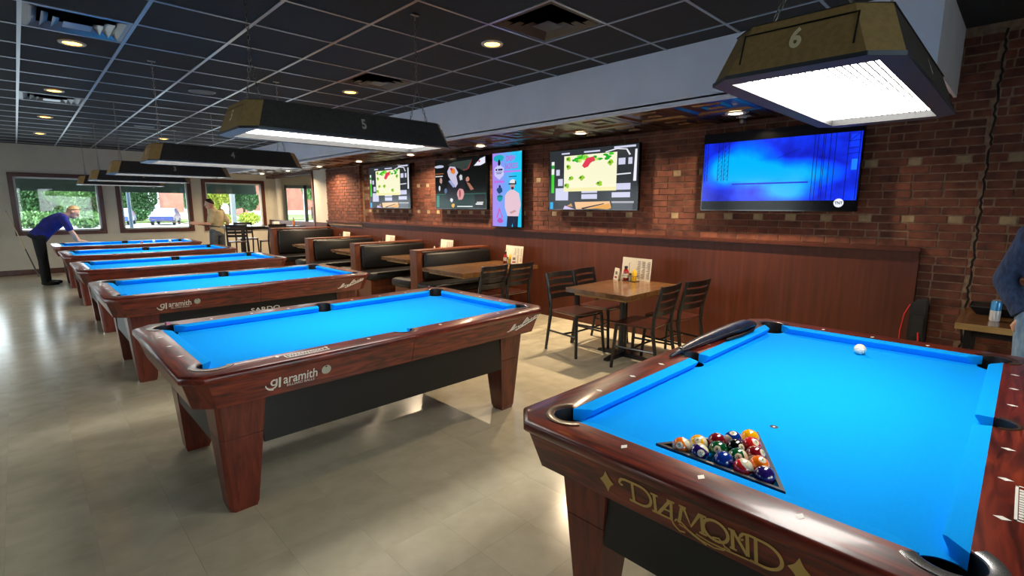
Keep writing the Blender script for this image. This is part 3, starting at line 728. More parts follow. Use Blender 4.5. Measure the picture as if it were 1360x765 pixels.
# chalk cubes
def chalk(x, y, z, lab, c):
    t = thing('chalk_cube', lab, 'chalk', (x, y, z), 0.3, 'cue chalk cubes')
    MB().box(-0.011, 0.011, -0.011, 0.011, 0, 0.018).build('wrapper', c, t); MB().lathe([(0.0105, 0.018), (0.007, 0.0185), (0, 0.0165)], 12).build('chalk_face', flat(70, 120, 190), t, fix=False)
chalk(0.60, 3.70, ZR + 0.003, 'pink chalk cube on the left corner of the second nearest table', flat(190, 110, 120))
chalk(2.62, 3.76, ZR + 0.003, 'dark red chalk cube on the far corner of the second nearest table', flat(110, 50, 46))
# navy cue case lying on the left rail of the nearest table
mb = MB(); path = [((2.24, 1.165), 0.006, 0.006), ((2.30, 1.165), 0.014, 0.010), ((2.40, 1.168), 0.022, 0.016), ((2.55, 1.165), 0.030, 0.022), ((2.75, 1.155), 0.038, 0.027), ((2.95, 1.145), 0.044, 0.030), ((3.10, 1.135), 0.046, 0.030), ((3.17, 1.13), 0.040, 0.024), ((3.19, 1.13), 0.02, 0.01)]
rings = []
for (x, y), a, b in path: rings.append([(x, y + a * math.cos(2 * pi * k / 14), ZR + 0.0035 + b + b * math.sin(2 * pi * k / 14)) for k in range(14)])
mb.loft(rings)
cs = thing('cue_case', 'dark navy leather cue case lying along the rail of the nearest table', 'cue case', (0, 0, 0))
mb.build('case_body', noise_mat('navy_leather', [(0.4, rgb(24, 28, 40)), (0.7, rgb(40, 48, 66))], 30, rough=0.35, bump=0.3), cs, smooth='all')
MB().tube([(2.34, 1.150, ZR + 0.02), (2.6, 1.130, ZR + 0.03), (2.9, 1.103, ZR + 0.036), (3.14, 1.09, ZR + 0.036)], 0.003, 6).build('zip', BLACKM, cs)
MB().lathe([(0.014, -0.006), (0.017, -0.006), (0.017, 0.006), (0.014, 0.006)], 16, (2.35, 1.166, ZR + 0.018), axis='x').build('ferrule', CHAIN, cs, smooth=True)
MB().tube([(2.75, 1.10, ZR + 0.012), (2.9, 1.085, ZR + 0.008), (3.08, 1.082, ZR + 0.008), (3.16, 1.10, ZR + 0.02)], 0.008, 8).build('flap', LEATH, cs, smooth='all')

# ================================================================== HANGING LAMPS
LX, LY, LZ, LHT = 0.69, 0.262, 1.93, 0.158
def lamp_ring(s, z, c=0.075):
    x, y = LX - s, LY - s
    return [(-x + c, -y, z), (x - c, -y, z), (x, -y + c, z), (x, y - c, z), (x - c, y, z), (-x + c, y, z), (-x, y - c, z), (-x, -y + c, z)]
def lamp_parts():
    P = []; h = LHT; b0 = lamp_ring(0, 0.012); b1 = lamp_ring(0.05, h); i0 = lamp_ring(0.012, 0.012); i1 = lamp_ring(0.06, h - 0.01)
    def wall(idx):
        mb = MB()
        for k in idx:
            j = (k + 1) % 8
            mb.hexa([b0[k], b0[j], i0[j], i0[k], b1[k], b1[j], i1[j], i1[k]])
        return mb
    P.append(('side_panel', wall([0]).mesh('side_panel', LAMPB))); P.append(('side_panel', wall([4]).mesh('side_panel', LAMPB)))
    P.append(('end_cap', wall([1, 2, 3]).mesh('end_cap', LAMPG))); P.append(('end_cap', wall([5, 6, 7]).mesh('end_cap', LAMPG)))
    # raised frames on the end caps
    for s in (-1, 1):
        mb = MB(); k = 0.05 / (h - 0.012)
        def q(y, z, o=0.003): return (s * (LX - (z - 0.012) * k + o), y, z)
        for (ya, yb, z0, z1) in ((-0.155, 0.155, 0.128, 0.133), (-0.155, -0.150, 0.04, 0.13), (0.150, 0.155, 0.04, 0.13)): mb.poly([q(ya, z0), q(yb, z0), q(yb, z1), q(ya, z1)])
        P.append(('cap_groove', mb.mesh('cap_groove', BLACKP, fix=False)))
    P.append(('top_cover', MB().loft([[p for p in lamp_ring(0.045, h)], [p for p in lamp_ring(0.06, h + 0.006)]]).mesh('top_cover', LAMPB)))
    # bottom rim
    o = lamp_ring(-0.004, 0.012); n0 = lamp_ring(-0.004, 0.0); inn = [(-LX + 0.075, -LY + 0.055), (LX - 0.075, -LY + 0.055), (LX - 0.075, LY - 0.055), (-LX + 0.075, LY - 0.055)]
    mb = MB(); ic = [inn[0], inn[1], inn[1], inn[2], inn[2], inn[3], inn[3], inn[0]]
    for k in range(8):
        j = (k + 1) % 8; a, b = ic[k], ic[j]
        mb.poly([n0[k], n0[j], (b[0], b[1], 0), (a[0], a[1], 0)]); mb.poly([o[k], o[j], n0[j], n0[k]])
    P.append(('rim', mb.mesh('rim', LAMPR, fix=False)))
    x0, x1, y0, y1 = inn[0][0], inn[2][0], inn[0][1], inn[2][1]
    mb = MB()
    for (a, b, c, d) in ((x0, x1, y0, y0 + 0.004), (x0, x1, y1 - 0.004, y1), (x0, x0 + 0.004, y0, y1), (x1 - 0.004, x1, y0, y1)): mb.box(a, b, c, d, 0.0, 0.03)
    P.append(('inner_frame', mb.mesh('inner_frame', LOUV)))
    mb = MB(); mb.poly([(x0, y0, 0.03), (x0, y1, 0.03), (x1, y1, 0.03), (x1, y0, 0.03)]); P.append(('diffuser', mb.mesh('diffuser', LAMPD, fix=False)))
    mb = MB(); n = 20
    for k in range(1, n): y = y0 + (y1 - y0) * k / n; mb.box(x0, x1, y - 0.0027, y + 0.0027, 0.0285, 0.0295)
    P.append(('louver', mb.mesh('louver', LOUV, fix=False)))
    # chains
    for sx in (-1, 1):
        mb = MB(); zt = ZC - LZ; zv = 0.42
        def links(a, b):
            a = Vector(a); b = Vector(b); L = (b - a).length; n = max(2, int(L / 0.028))
            d = (b - a).normalized(); u = d.cross(Vector((0.3, 1, 0.2))).normalized(); v = d.cross(u)
            for k in range(n):
                c = a + (b - a) * ((k + 0.5) / n); e = u if k % 2 else v
                mb.tube([c + d * 0.017 * math.cos(t) + e * 0.007 * math.sin(t) for t in [2 * pi * j / 8 for j in range(8)]], 0.0022, 4, close=True)
        links((sx * 0.55, 0, zv), (sx * 0.55, 0, zt - 0.01)); links((sx * 0.55, -0.12, h + 0.004), (sx * 0.55, 0, zv)); links((sx * 0.55, 0.12, h + 0.004), (sx * 0.55, 0, zv))
        mb.box(sx * 0.55 - 0.03, sx * 0.55 + 0.03, -0.012, 0.012, zt - 0.008, zt)
        P.append(('chain', mb.mesh('chain', CHAIN, fix=False)))
    return P
LP = lamp_parts()
LAMPC = {6: (2.371, 0.544), 5: (1.575, 3.14), 4: (1.59, 5.80), 3: (1.59, 8.35), 2: (1.59, 10.70), 1: (1.59, 12.95)}
for n, (x, y) in LAMPC.items():
    t = thing('billiard_lamp', {6: 'bronze and black hanging table lamp numbered 6 seen from below', 5: 'black hanging table lamp numbered 5 with bronze end cap', 4: 'black hanging table lamp numbered 4', 3: 'hanging table lamp numbered 3 above the fourth pool table from the front', 2: 'hanging table lamp numbered 2 near the windows', 1: 'farthest hanging table lamp, over the table by the windows'}[n], 'lamp', (x, y, LZ), 0, 'hanging lamps over the pool tables')
    for nm, me in LP: link(nm, me, t)
    k = 0.05 / (LHT - 0.012); zc = 0.088; nv = Vector((k, 0, 1)).normalized()
    text_obj('number', str(n), 0.085, NUMC, t, (-(LX - (zc - 0.012) * k) - 0.004, 0, zc), (0, -1, 0), (nv.x, 0, nv.z), bold=0.003, sx=0.8)
    text_obj('number', str(n), 0.085, NUMC if n == 6 else flat(176, 172, 160), t, (0.0, -(LY - (zc - 0.012) * k) - 0.003, zc), (1, 0, 0), (0, nv.x, nv.z), bold=0.003, sx=0.8)

# ================================================================== CEILING FIXTURES
def can(x, y, z, label, lens, power, colr, grp):
    t = thing('recessed_downlight', label, 'downlight', (x, y, z), 0, grp)
    link('trim_ring', CTR, t); link('lens', lens, t)
    if not power: return
    ld = bpy.data.lights.new('downlight_bulb', 'AREA'); ld.shape = 'DISK'; ld.size = 0.11; ld.energy = power; ld.color = colr; ld.spread = math.radians(150)
    o = bpy.data.objects.new('bulb', ld); col.objects.link(o); o.parent = t; o.location = (0, 0, -0.014)
CTR = MB().lathe([(0.062, 0.0), (0.062, -0.006), (0.068, -0.010), (0.088, -0.008), (0.092, 0.0)], 28).mesh('trim_ring', CANT, smooth=True, fix=False)
LE1 = MB().lathe([(0.0, -0.012), (0.03, -0.011), (0.062, -0.004)], 24).mesh('lens', CANE, smooth=True, fix=False)
LE2 = MB().lathe([(0.0, -0.012), (0.03, -0.011), (0.062, -0.004)], 24).mesh('lens', CANS, smooth=True, fix=False)
for x, y, lb in ((0.478, 5.63, 'warm downlight beside the steel ceiling vent at the upper left'), (0.468, 8.04, 'warm downlight, second in the left row, before the far steel vent'), (0.467, 10.48, 'warm downlight, third in the left row'), (0.467, 12.9, 'warm downlight nearest the windows in the left row'),
                 (2.93, 5.69, 'warm downlight beside the farther black ceiling vent'), (2.93, 3.23, 'warm downlight beside the nearer black ceiling vent'), (2.24, 12.15, 'warm downlight just above the lamp numbered 4')):
    can(x, y, ZC - 0.001, lb, LE1, CAN_W, (1.0, 0.66, 0.32), 'downlights in the black ceiling')
nm = ['nearest', 'second', 'third', 'fourth', 'fifth', 'sixth', 'farthest but one', 'farthest']
for k in range(8):
    can(4.765, 1.972 + 1.766 * k, ZS - 0.001, 'soffit downlight above the brick wall, %s in the row' % nm[k], LE2, SOFFIT_W, (1.0, 0.76, 0.5), 'downlights under the soffit')
def vent(i, j, label, m):
    x0, y0 = GX + i * PX + PX / 2, GY + j * PY + PY / 2
    t = thing('ceiling_vent', label, 'vent', (x0, y0, ZC), 0, 'ceiling vents')
    MB().box(-0.28, 0.28, -0.28, 0.28, 0.03, 0.035).build('duct_back', BLACKP, t)
    for a, b, z0, z1 in ((0.296, 0.262, 0.004, 0.0), (0.262, 0.215, -0.002, 0.028), (0.20, 0.155, -0.008, 0.024), (0.14, 0.095, -0.014, 0.020), (0.08, 0.0, -0.016, -0.016)):
        mb = MB(); q = lambda s, z: [(-s, -s, z), (s, -s, z), (s, s, z), (-s, s, z)]
        mb.loft([q(a, z0), q(b, z1)], cap=False); mb.loft([q(a, z0 + 0.004), q(b, z1 + 0.004)], cap=False)
        mb.build('louver_ring', m, t, fix=False)
vent(4, 0, 'black square ceiling vent nearest the soffit, closest to the camera', VENTB); vent(4, 4, 'black square ceiling vent behind the lamp numbered 5', VENTB)
vent(0, 4, 'shiny steel ceiling vent at the upper left corner', VENTS); vent(0, 10, 'shiny steel ceiling vent farther along the left row', VENTS)
for x, y, lb in ((1.70, 6.90, 'round ceiling speaker grille left of the lamp numbered 5'), (1.69, 10.53, 'round ceiling speaker grille farther back over the tables')):
    t = thing('ceiling_speaker', lb, 'speaker', (x, y, ZC), 0, 'ceiling speakers')
    MB().lathe([(0.0, -0.006), (0.12, -0.005)], 28).build('grille', flat(40, 44, 50, 0.5), t, fix=False); MB().lathe([(0.12, -0.005), (0.135, -0.008), (0.142, 0.0)], 28).build('rim', flat(66, 72, 80, 0.4), t, fix=False, smooth=True)
t = thing('security_camera', 'small dark dome camera hanging under the soffit by the blue screen', 'camera', (4.95, 1.98, ZS))
MB().lathe([(0.0, 0), (0.035, 0), (0.035, -0.02), (0.02, -0.025)], 16).build('mount', flat(150, 150, 150), t, smooth=True); MB().ball((0, 0, -0.045), 0.028).build('dome', BLACKR, t, smooth='all')

# ================================================================== SCREENS ON THE BRICK WALL
def tv(y1, y0, z0, z1, label, grp='screens on the brick wall', x=5.19, port=False):
    """y1 = left edge as seen; picture plane faces -x; returns thing and P(u, v, layer)"""
    t = thing('wall_screen', label, 'screen', (x, (y0 + y1) / 2, z0), 0, grp)
    W = y1 - y0; H = z1 - z0; b = 0.011
    MB().box(0, 0.05, -W / 2, W / 2, 0, H).build('casing', TVB, t, bevel=0.004)
    MB().box(0.05, XB - x - 0.006, -0.15, 0.15, H / 2 - 0.12, H / 2 + 0.12).build('wall_bracket', BLACKM, t)
    def P(u, v, l=1): return (-0.0008 - 0.0005 * l, W / 2 - b - u * (W - 2 * b), b + v * (H - 2 * b))
    return t, P
def pic(t, P, items, name='picture'):
    """items: (material, [uv...], layer)"""
    ms = []; mb = MB()
    for m, pts, l in items:
        if m not in ms: ms.append(m)
        mb.cm = ms.index(m); mb.poly([P(u, v, l) for u, v in pts])
    return mb.build(name, ms, t, fix=False)
def R_(a, b, c, d): return [(a, c), (b, c), (b, d), (a, d)]
def blob(cx, cy, rx, ry, n=14, jit=0.15, seed=0):
    r = random.Random(seed); return [(cx + rx * math.cos(2 * pi * k / n) * (1 + r.uniform(-jit, jit)), cy + ry * math.sin(2 * pi * k / n) * (1 + r.uniform(-jit, jit))) for k in range(n)]
def food_picture(t, P):
    it = [(emis(46, 50, 54), R_(0, 1, 0, 1), 0)]
    wl = emis(206, 206, 232)
    for a in ((0.15, 0.25, 0.93, 0.955), (0.42, 0.60, 0.93, 0.955), (0.75, 0.97, 0.955, 0.985), (0.085, 0.13, 0.58, 0.68), (0.08, 0.24, 0.15, 0.36), (0.40, 0.58, 0.17, 0.25), (0.40, 0.58, 0.27, 0.30), (0.74, 0.93, 0.19, 0.27), (0.74, 0.93, 0.31, 0.41), (0.80, 0.87, 0.70, 0.80), (0.90, 0.94, 0.70, 0.80), (0.11, 0.17, 0.40, 0.52)): it.append((wl, R_(*a), 1))
    it.append((emis(238, 236, 246), [(0.955, 0.44), (0.985, 0.44), (0.985, 0.92), (0.965, 0.92)], 1))
    it.append((emis(60, 210, 40), R_(0.025, 0.06, 0.28, 0.60), 1)); it.append((emis(232, 240, 226), R_(0.025, 0.06, 0.60, 0.82), 1)); it.append((emis(30, 160, 60), R_(0.025, 0.06, 0.70, 0.76), 2)); it.append((emis(30, 170, 230), R_(0.01, 0.05, 0.0, 0.12), 1))
    it.append((emis(240, 190, 140), [(0.32, 0.12), (0.72, 0.13), (0.74, 0.02), (0.34, 0.0)], 1)); it.append((emis(226, 160, 70), [(0.5, 0.02), (0.72, 0.10), (0.74, 0.02), (0.70, 0.0)], 2)); it.append((emis(40, 26, 20), [(0.40, 0.02), (0.66, 0.10), (0.66, 0.085), (0.42, 0.0)], 3))
    it.append((emis(210, 190, 232), [(0.18, 0.0), (0.32, 0.0), (0.20, 0.06)], 1)); it.append((emis(196, 140, 90), [(0.22, 0.05), (0.28, 0.10), (0.30, 0.04)], 2)); it.append((emis(170, 170, 176), R_(0.74, 0.97, 0.10, 0.13), 1)); it.append((emis(80, 84, 90), R_(0.75, 0.96, 0.0, 0.10), 1))
    it.append((emis(244, 242, 206), R_(0.185, 0.785, 0.30, 0.90), 4))
    it.append((emis(240, 232, 170), R_(0.185, 0.785, 0.30, 0.36), 5))
    rr = random.Random(4)
    for k in range(26): it.append((emis(*rr.choice(((60, 200, 30), (120, 220, 60), (30, 170, 40), (190, 230, 100)))), blob(0.30 + 0.47 * rr.random(), 0.85 + rr.uniform(-0.06, 0.035), 0.03, 0.02, 9, 0.4, k), 5))
    for k, (x, y) in enumerate(((0.24, 0.71), (0.27, 0.52), (0.40, 0.52), (0.60, 0.42), (0.72, 0.74), (0.22, 0.40), (0.24, 0.84))): it.append((emis(150, 200, 40), blob(x, y, 0.03, 0.04, 10, 0.4, 60 + k), 5)); it.append((emis(60, 110, 30), blob(x - 0.01, y + 0.01, 0.012, 0.018, 8, 0.4, 80 + k), 6))
    it.append((emis(222, 60, 84), [(0.40, 0.72), (0.45, 0.84), (0.53, 0.86), (0.55, 0.80), (0.50, 0.76), (0.47, 0.70), (0.43, 0.68)], 6))
    pic(t, P, it)
    mb = MB(); T = lambda u, v: P(u, v, 2); ribbon(mb, [(0.66, 0.91), (0.78, 0.95), (0.88, 0.93), (0.915, 0.84)], 0.018, T); ribbon(mb, [(0.785, 0.55), (0.93, 0.56)], 0.02, T); mb.build('picture_highlight', emis(226, 226, 236), t, fix=False)
D, P = tv(4.59, 3.21, 1.485, 2.26, 'wide screen showing a bright green and yellow food picture, nearer copy'); food_picture(D, P)
D, P = tv(9.46, 7.97, 1.49, 2.30, 'farthest wide screen, showing the green and yellow food picture'); food_picture(D, P)
# sports screen
D, P = tv(7.19, 5.86, 1.485, 2.30, 'wide screen showing a dark sports broadcast, left of the portrait screen')
it = [(emis(16, 18, 18), R_(0, 1, 0, 1), 0), (emis(20, 50, 46), R_(0, 1, 0, 0.29), 1), (emis(46, 100, 84), R_(0.0, 1.0, 0.285, 0.30), 2), (emis(10, 14, 14), R_(0.79, 0.98, 0.0, 0.28), 2), (emis(190, 196, 220), blob(0.09, 0.87, 0.10, 0.03, 12, 0.1, 1), 2),
      (emis(226, 226, 244), [(0.78, 0.83), (0.9, 0.96), (0.985, 0.99), (0.985, 0.87), (0.90, 0.83)], 2), (emis(200, 90, 100), blob(0.88, 0.91, 0.02, 0.02, 8, 0.1, 2), 3), (emis(52, 62, 58), [(0.26, 0.89), (0.4, 0.94), (0.74, 0.96), (0.68, 0.8), (0.6, 0.74), (0.5, 0.8)], 2), (emis(140, 60, 56), [(0.54, 0.77), (0.69, 0.79), (0.75, 0.96), (0.70, 0.82), (0.64, 0.76)], 3),
      (emis(150, 90, 50), R_(0.0, 0.18, 0.71, 0.73), 2), (emis(220, 220, 220), R_(0.0, 0.16, 0.66, 0.68), 2),
      (emis(30, 30, 36), [(0.2, 0.2), (0.28, 0.6), (0.36, 0.7), (0.62, 0.62), (0.60, 0.30), (0.40, 0.14)], 3), (emis(196, 190, 214), [(0.26, 0.76), (0.31, 0.86), (0.42, 0.84), (0.48, 0.72), (0.44, 0.66), (0.47, 0.50), (0.42, 0.42), (0.34, 0.56), (0.28, 0.66)], 4), (emis(226, 130, 40), blob(0.38, 0.76, 0.045, 0.06, 10, 0.2, 3), 5), (emis(190, 50, 40), blob(0.345, 0.80, 0.025, 0.03, 9, 0.2, 4), 6),
      (emis(214, 150, 150), blob(0.52, 0.28, 0.07, 0.12, 14, 0.15, 5), 5), (emis(150, 60, 70), blob(0.51, 0.30, 0.015, 0.08, 10, 0.2, 6), 6), (emis(150, 160, 210), [(0.28, 0.56), (0.32, 0.58), (0.42, 0.46), (0.38, 0.42)], 5),
      (emis(186, 150, 140), blob(0.12, 0.58, 0.03, 0.06, 10, 0.2, 7), 4), (emis(220, 220, 226), blob(0.09, 0.42, 0.02, 0.06, 9, 0.2, 8), 4), (emis(90, 110, 150), blob(0.22, 0.36, 0.03, 0.06, 9, 0.2, 9), 4),
      (emis(190, 130, 112), blob(0.66, 0.58, 0.035, 0.05, 10, 0.2, 10), 4), (emis(166, 110, 92), [(0.64, 0.52), (0.70, 0.5), (0.78, 0.38), (0.72, 0.36)], 4), (emis(200, 202, 206), blob(0.53, 0.62, 0.03, 0.06, 9, 0.3, 11), 5),
      (emis(226, 226, 230), blob(0.34, 0.17, 0.03, 0.04, 9, 0.3, 12), 5), (emis(230, 170, 60), blob(0.37, 0.06, 0.035, 0.045, 9, 0.2, 13), 5), (emis(226, 230, 230), R_(0.45, 0.75, 0.03, 0.05), 4), (emis(60, 130, 110), R_(0.02, 0.08, 0.02, 0.27), 4), (emis(236, 236, 236), R_(0.81, 0.94, 0.075, 0.10), 5), (emis(236, 236, 236), R_(0.83, 0.95, 0.11, 0.13), 5)]
pic(D, P, it)
# portrait screen
D, P = tv(5.735, 5.10, 1.222, 2.315, 'tall portrait screen with a purple and blue concert poster')
m = mat('poster_gradient', (0, 0, 0, 1), 0.15, spec=0.2); nt = m.node_tree; N = nt.nodes; tc = N.new('ShaderNodeTexCoord'); sx = N.new('ShaderNodeSeparateXYZ'); nt.links.new(tc.outputs['Object'], sx.inputs[0])
mr = N.new('ShaderNodeMapRange'); mr.inputs[1].default_value = 0.31; mr.inputs[2].default_value = -0.31; nt.links.new(sx.outputs[1], mr.inputs[0])
rp = ramp(nt, [(0.0, rgb(176, 132, 232)), (0.4, rgb(120, 160, 244)), (0.75, rgb(40, 190, 240)), (1.0, rgb(20, 200, 240))]); nt.links.new(mr.outputs[0], rp.inputs[0]); b = N['Principled BSDF']; nt.links.new(rp.outputs[0], b.inputs['Emission Color']); b.inputs['Emission Strength'].default_value = 0.75
nav = emis(30, 40, 70)
it = [(m, R_(0, 1, 0, 1), 0), (emis(30, 170, 190), blob(0.22, 0.93, 0.19, 0.05, 16, 0.1, 1), 1), (emis(24, 22, 44), blob(0.24, 0.87, 0.045, 0.045, 12, 0.1, 2), 2), (emis(196, 196, 246), [(0.07, 0.80), (0.24, 0.85), (0.40, 0.80), (0.40, 0.70), (0.24, 0.64), (0.07, 0.70)], 1),
      (nav, R_(0.11, 0.17, 0.765, 0.79), 2), (nav, R_(0.20, 0.36, 0.765, 0.79), 2), (nav, R_(0.12, 0.34, 0.74, 0.748), 2), (nav, R_(0.14, 0.32, 0.72, 0.728), 2),
      (emis(186, 110, 220), R_(0.06, 0.42, 0.60, 0.63), 1), (emis(186, 120, 230), R_(0.36, 0.97, 0.735, 0.757), 1), (nav, R_(0.58, 0.84, 0.672, 0.682), 1),
      (emis(30, 70, 120), blob(0.26, 0.50, 0.10, 0.045, 12, 0.2, 3), 1), (emis(26, 40, 90), blob(0.26, 0.55, 0.04, 0.02, 10, 0.1, 4), 2), (emis(20, 150, 170), blob(0.26, 0.39, 0.10, 0.05, 12, 0.1, 5), 1), (nav, R_(0.17, 0.36, 0.41, 0.42), 2),
      (emis(196, 90, 190), [(0.24, 0.27), (0.14, 0.13), (0.16, 0.10), (0.26, 0.22), (0.34, 0.10), (0.36, 0.13)], 1), (emis(186, 80, 180), blob(0.27, 0.08, 0.10, 0.035, 12, 0.2, 6), 1),
      (emis(24, 36, 60), [(0.50, 0.0), (0.53, 0.16), (0.90, 0.16), (0.88, 0.0), (0.72, 0.0), (0.70, 0.05), (0.68, 0.0)], 2),
      (emis(226, 192, 206), [(0.52, 0.16), (0.44, 0.26), (0.44, 0.42), (0.52, 0.47), (0.62, 0.50), (0.74, 0.50), (0.92, 0.45), (0.98, 0.30), (0.92, 0.18), (0.90, 0.145), (0.54, 0.145)], 3), (emis(196, 150, 150), [(0.60, 0.20), (0.78, 0.23), (0.84, 0.21), (0.66, 0.175)], 4),
      (emis(190, 150, 146), blob(0.70, 0.545, 0.07, 0.045, 14, 0.05, 7), 4), (emis(70, 50, 46), blob(0.705, 0.522, 0.05, 0.02, 12, 0.1, 8), 5), (emis(228, 228, 236), [(0.60, 0.58), (0.62, 0.62), (0.70, 0.64), (0.80, 0.63), (0.83, 0.58)], 5), (emis(26, 30, 44), [(0.55, 0.572), (0.60, 0.59), (0.83, 0.585), (0.84, 0.57)], 6), (emis(26, 30, 44), [(0.78, 0.635), (0.83, 0.60), (0.83, 0.58), (0.79, 0.58)], 6)]
pic(D, P, it)
for s, u, v, sz, sx_ in (('DREW', 0.64, 0.915, 0.105, 0.62), ('BALDRIDGE', 0.665, 0.815, 0.11, 0.46)):
    o = P(u, v, 5); text_obj('poster_lettering', s, sz, emis(176, 96, 214), D, o, (0, -1, 0), (0, 0, 1), bold=0.003, sx=sx_)
# blue stage screen with letterbox bars
D, P = tv(2.45, 1.05, 1.49, 2.265, 'large wide screen showing a glowing blue stage')
m = mat('blue_stage', (0, 0, 0, 1), 0.12, spec=0.2); nt = m.node_tree; N = nt.nodes; b = N['Principled BSDF']; tc = N.new('ShaderNodeTexCoord')
def glow(y, z, ry, rz):
    mp = N.new('ShaderNodeMapping'); mp.inputs['Location'].default_value = (0, -y / ry, -z / rz); mp.inputs['Scale'].default_value = (0, 1 / ry, 1 / rz)
    g = N.new('ShaderNodeTexGradient'); g.gradient_type = 'SPHERICAL'; nt.links.new(tc.outputs['Object'], mp.inputs[0]); nt.links.new(mp.outputs[0], g.inputs[0]); return g.outputs[1]
no = N.new('ShaderNodeTexNoise'); no.inputs['Scale'].default_value = 5; no.inputs['Detail'].default_value = 4; nt.links.new(tc.outputs['Object'], no.inputs['Vector'])
acc = None
for g in (glow(0.26, 0.44, 0.36, 0.26), glow(-0.1, 0.34, 0.55, 0.16), glow(-0.12, 0.18, 0.30, 0.12), glow(0.5, 0.40, 0.2, 0.2)):
    if acc is None: acc = g
    else:
        q = N.new('ShaderNodeMath'); q.operation = 'ADD'; nt.links.new(acc, q.inputs[0]); nt.links.new(g, q.inputs[1]); acc = q.outputs[0]
q = N.new('ShaderNodeMath'); q.operation = 'MULTIPLY_ADD'; q.inputs[1].default_value = 0.5; nt.links.new(no.outputs[0], q.inputs[0]); nt.links.new(acc, q.inputs[2])
rp = ramp(nt, [(0.15, rgb(18, 20, 170)), (0.32, rgb(20, 56, 250)), (0.6, rgb(0, 110, 255)), (0.95, rgb(0, 180, 255))]); nt.links.new(q.outputs[0], rp.inputs[0]); nt.links.new(rp.outputs[0], b.inputs['Emission Color']); b.inputs['Emission Strength'].default_value = 0.75
dk = emis(10, 20, 110)
it = [(emis(5, 5, 8), R_(0, 1, 0, 1), 0), (m, R_(0.0, 1.0, 0.115, 0.885), 1), (emis(10, 50, 210), R_(0.22, 0.72, 0.325, 0.345), 2), (emis(20, 60, 255), R_(0.94, 0.985, 0.72, 0.86), 2), (emis(30, 130, 255), R_(0.955, 0.985, 0.46, 0.58), 2), (emis(236, 240, 250), [(0.907 + 0.028 * math.cos(2 * pi * k / 20), 0.085 + 0.05 * math.sin(2 * pi * k / 20)) for k in range(20)], 3)]
pic(D, P, it)
mb = MB(); T = lambda u, v: P(u, v, 3)
for x0, x1 in ((0.11, 0.14), (0.155, 0.185), (0.01, 0.03)):
    for x in (x0, x1): ribbon(mb, [(x, 0.38), (x, 0.885)], 0.004, T)
    for k in range(8): y = 0.40 + 0.06 * k; ribbon(mb, [(x0, y), (x1, y + 0.06)], 0.003, T); ribbon(mb, [(x0, y), (x1, y)], 0.003, T)
mb.build('stage_truss', dk, D, fix=False); mb = MB()
for x in (0.74, 0.76, 0.79, 0.80, 0.83, 0.86, 0.93, 0.99): ribbon(mb, [(x, 0.12), (x, 0.885)], 0.004, T)
for y in (0.64, 0.70, 0.78): ribbon(mb, [(0.93, y), (0.99, y + 0.01)], 0.006, T)
ribbon(mb, [(0.93, 0.78), (0.99, 0.87)], 0.004, T); ribbon(mb, [(0.52, 0.64), (0.60, 0.70), (0.66, 0.74)], 0.004, T)
mb.build('stage_truss', dk, D, fix=False)
text_obj('channel_logo', 'TNT', 0.034, emis(14, 14, 20), D, P(0.907, 0.083, 5), (0, -1, 0), (0, 0, 1), bold=0.001, sx=0.9)

# ================================================================== BOOTHS
def cushion_box(mb, x0, x1, y0, y1, z0, z1, r=0.03):
    rings = []
    for z, s in ((z0, r), (z0 + r * 0.4, r * 0.3), (z0 + r, 0), (z1 - r, 0), (z1 - r * 0.4, r * 0.3), (z1, r)):
        a, b, c, d = x0 + s, x1 - s, y0 + s, y1 - s; e = r
        rings.append([(a + e, c, z), (b - e, c, z), (b, c + e, z), (b, d - e, z), (b - e, d, z), (a + e, d, z), (a, d - e, z), (a, c + e, z)])
    mb.loft(rings); return mb
def booth(yc, label, zt=0.9, th=0.18, sides=(-1, 1), x0=3.9, grp='booth benches'):
    t = thing('booth_bench', label, 'booth', (x0, yc, 0), 0, grp); L = XW - x0 - 0.016
    MB().box(0, 0.09, -th / 2, th / 2, 0, zt).build('end_post', BOOTHW, t, bevel=0.005)
    MB().box(0.09, L, -th / 2 + 0.03, th / 2 - 0.03, 0, zt - 0.03).build('back_panel', BOOTHW, t)
    MB().box(0.0, L, -th / 2 - 0.005, th / 2 + 0.005, zt, zt + 0.022).build('top_cap', BOOTHW, t, bevel=0.004)
    for s in sides:
        m = MB(); y0, y1 = (th / 2 - 0.03, th / 2 + 0.07) if s > 0 else (-th / 2 - 0.07, -th / 2 + 0.03)
        cushion_box(m, 0.10, L - 0.01, y0, y1, 0.50, zt - 0.02); m.build('backrest', LEATH, t, smooth=True)
        m = MB(); y0, y1 = (th / 2 + 0.0, th / 2 + 0.50) if s > 0 else (-th / 2 - 0.50, -th / 2)
        cushion_box(m, -0.02, L - 0.01, y0, y1, 0.36, 0.48); m.build('seat', LEATH, t, smooth=True)
        y0, y1 = (th / 2, th / 2 + 0.44) if s > 0 else (-th / 2 - 0.44, -th / 2)
        MB().box(0.02, L, y0, y1, 0, 0.36).build('seat_base', BOOTHW, t)
    return t
booth(5.96, 'nearest booth bench, back to back, behind the table with two dark chairs')
booth(7.75, 'second booth bench counting from the nearest one')
booth(9.60, 'third booth bench counting from the nearest one')
booth(11.47, 'last booth bench with a taller wooden end wall, beside the high stools', zt=1.03, th=0.22, sides=(-1,))
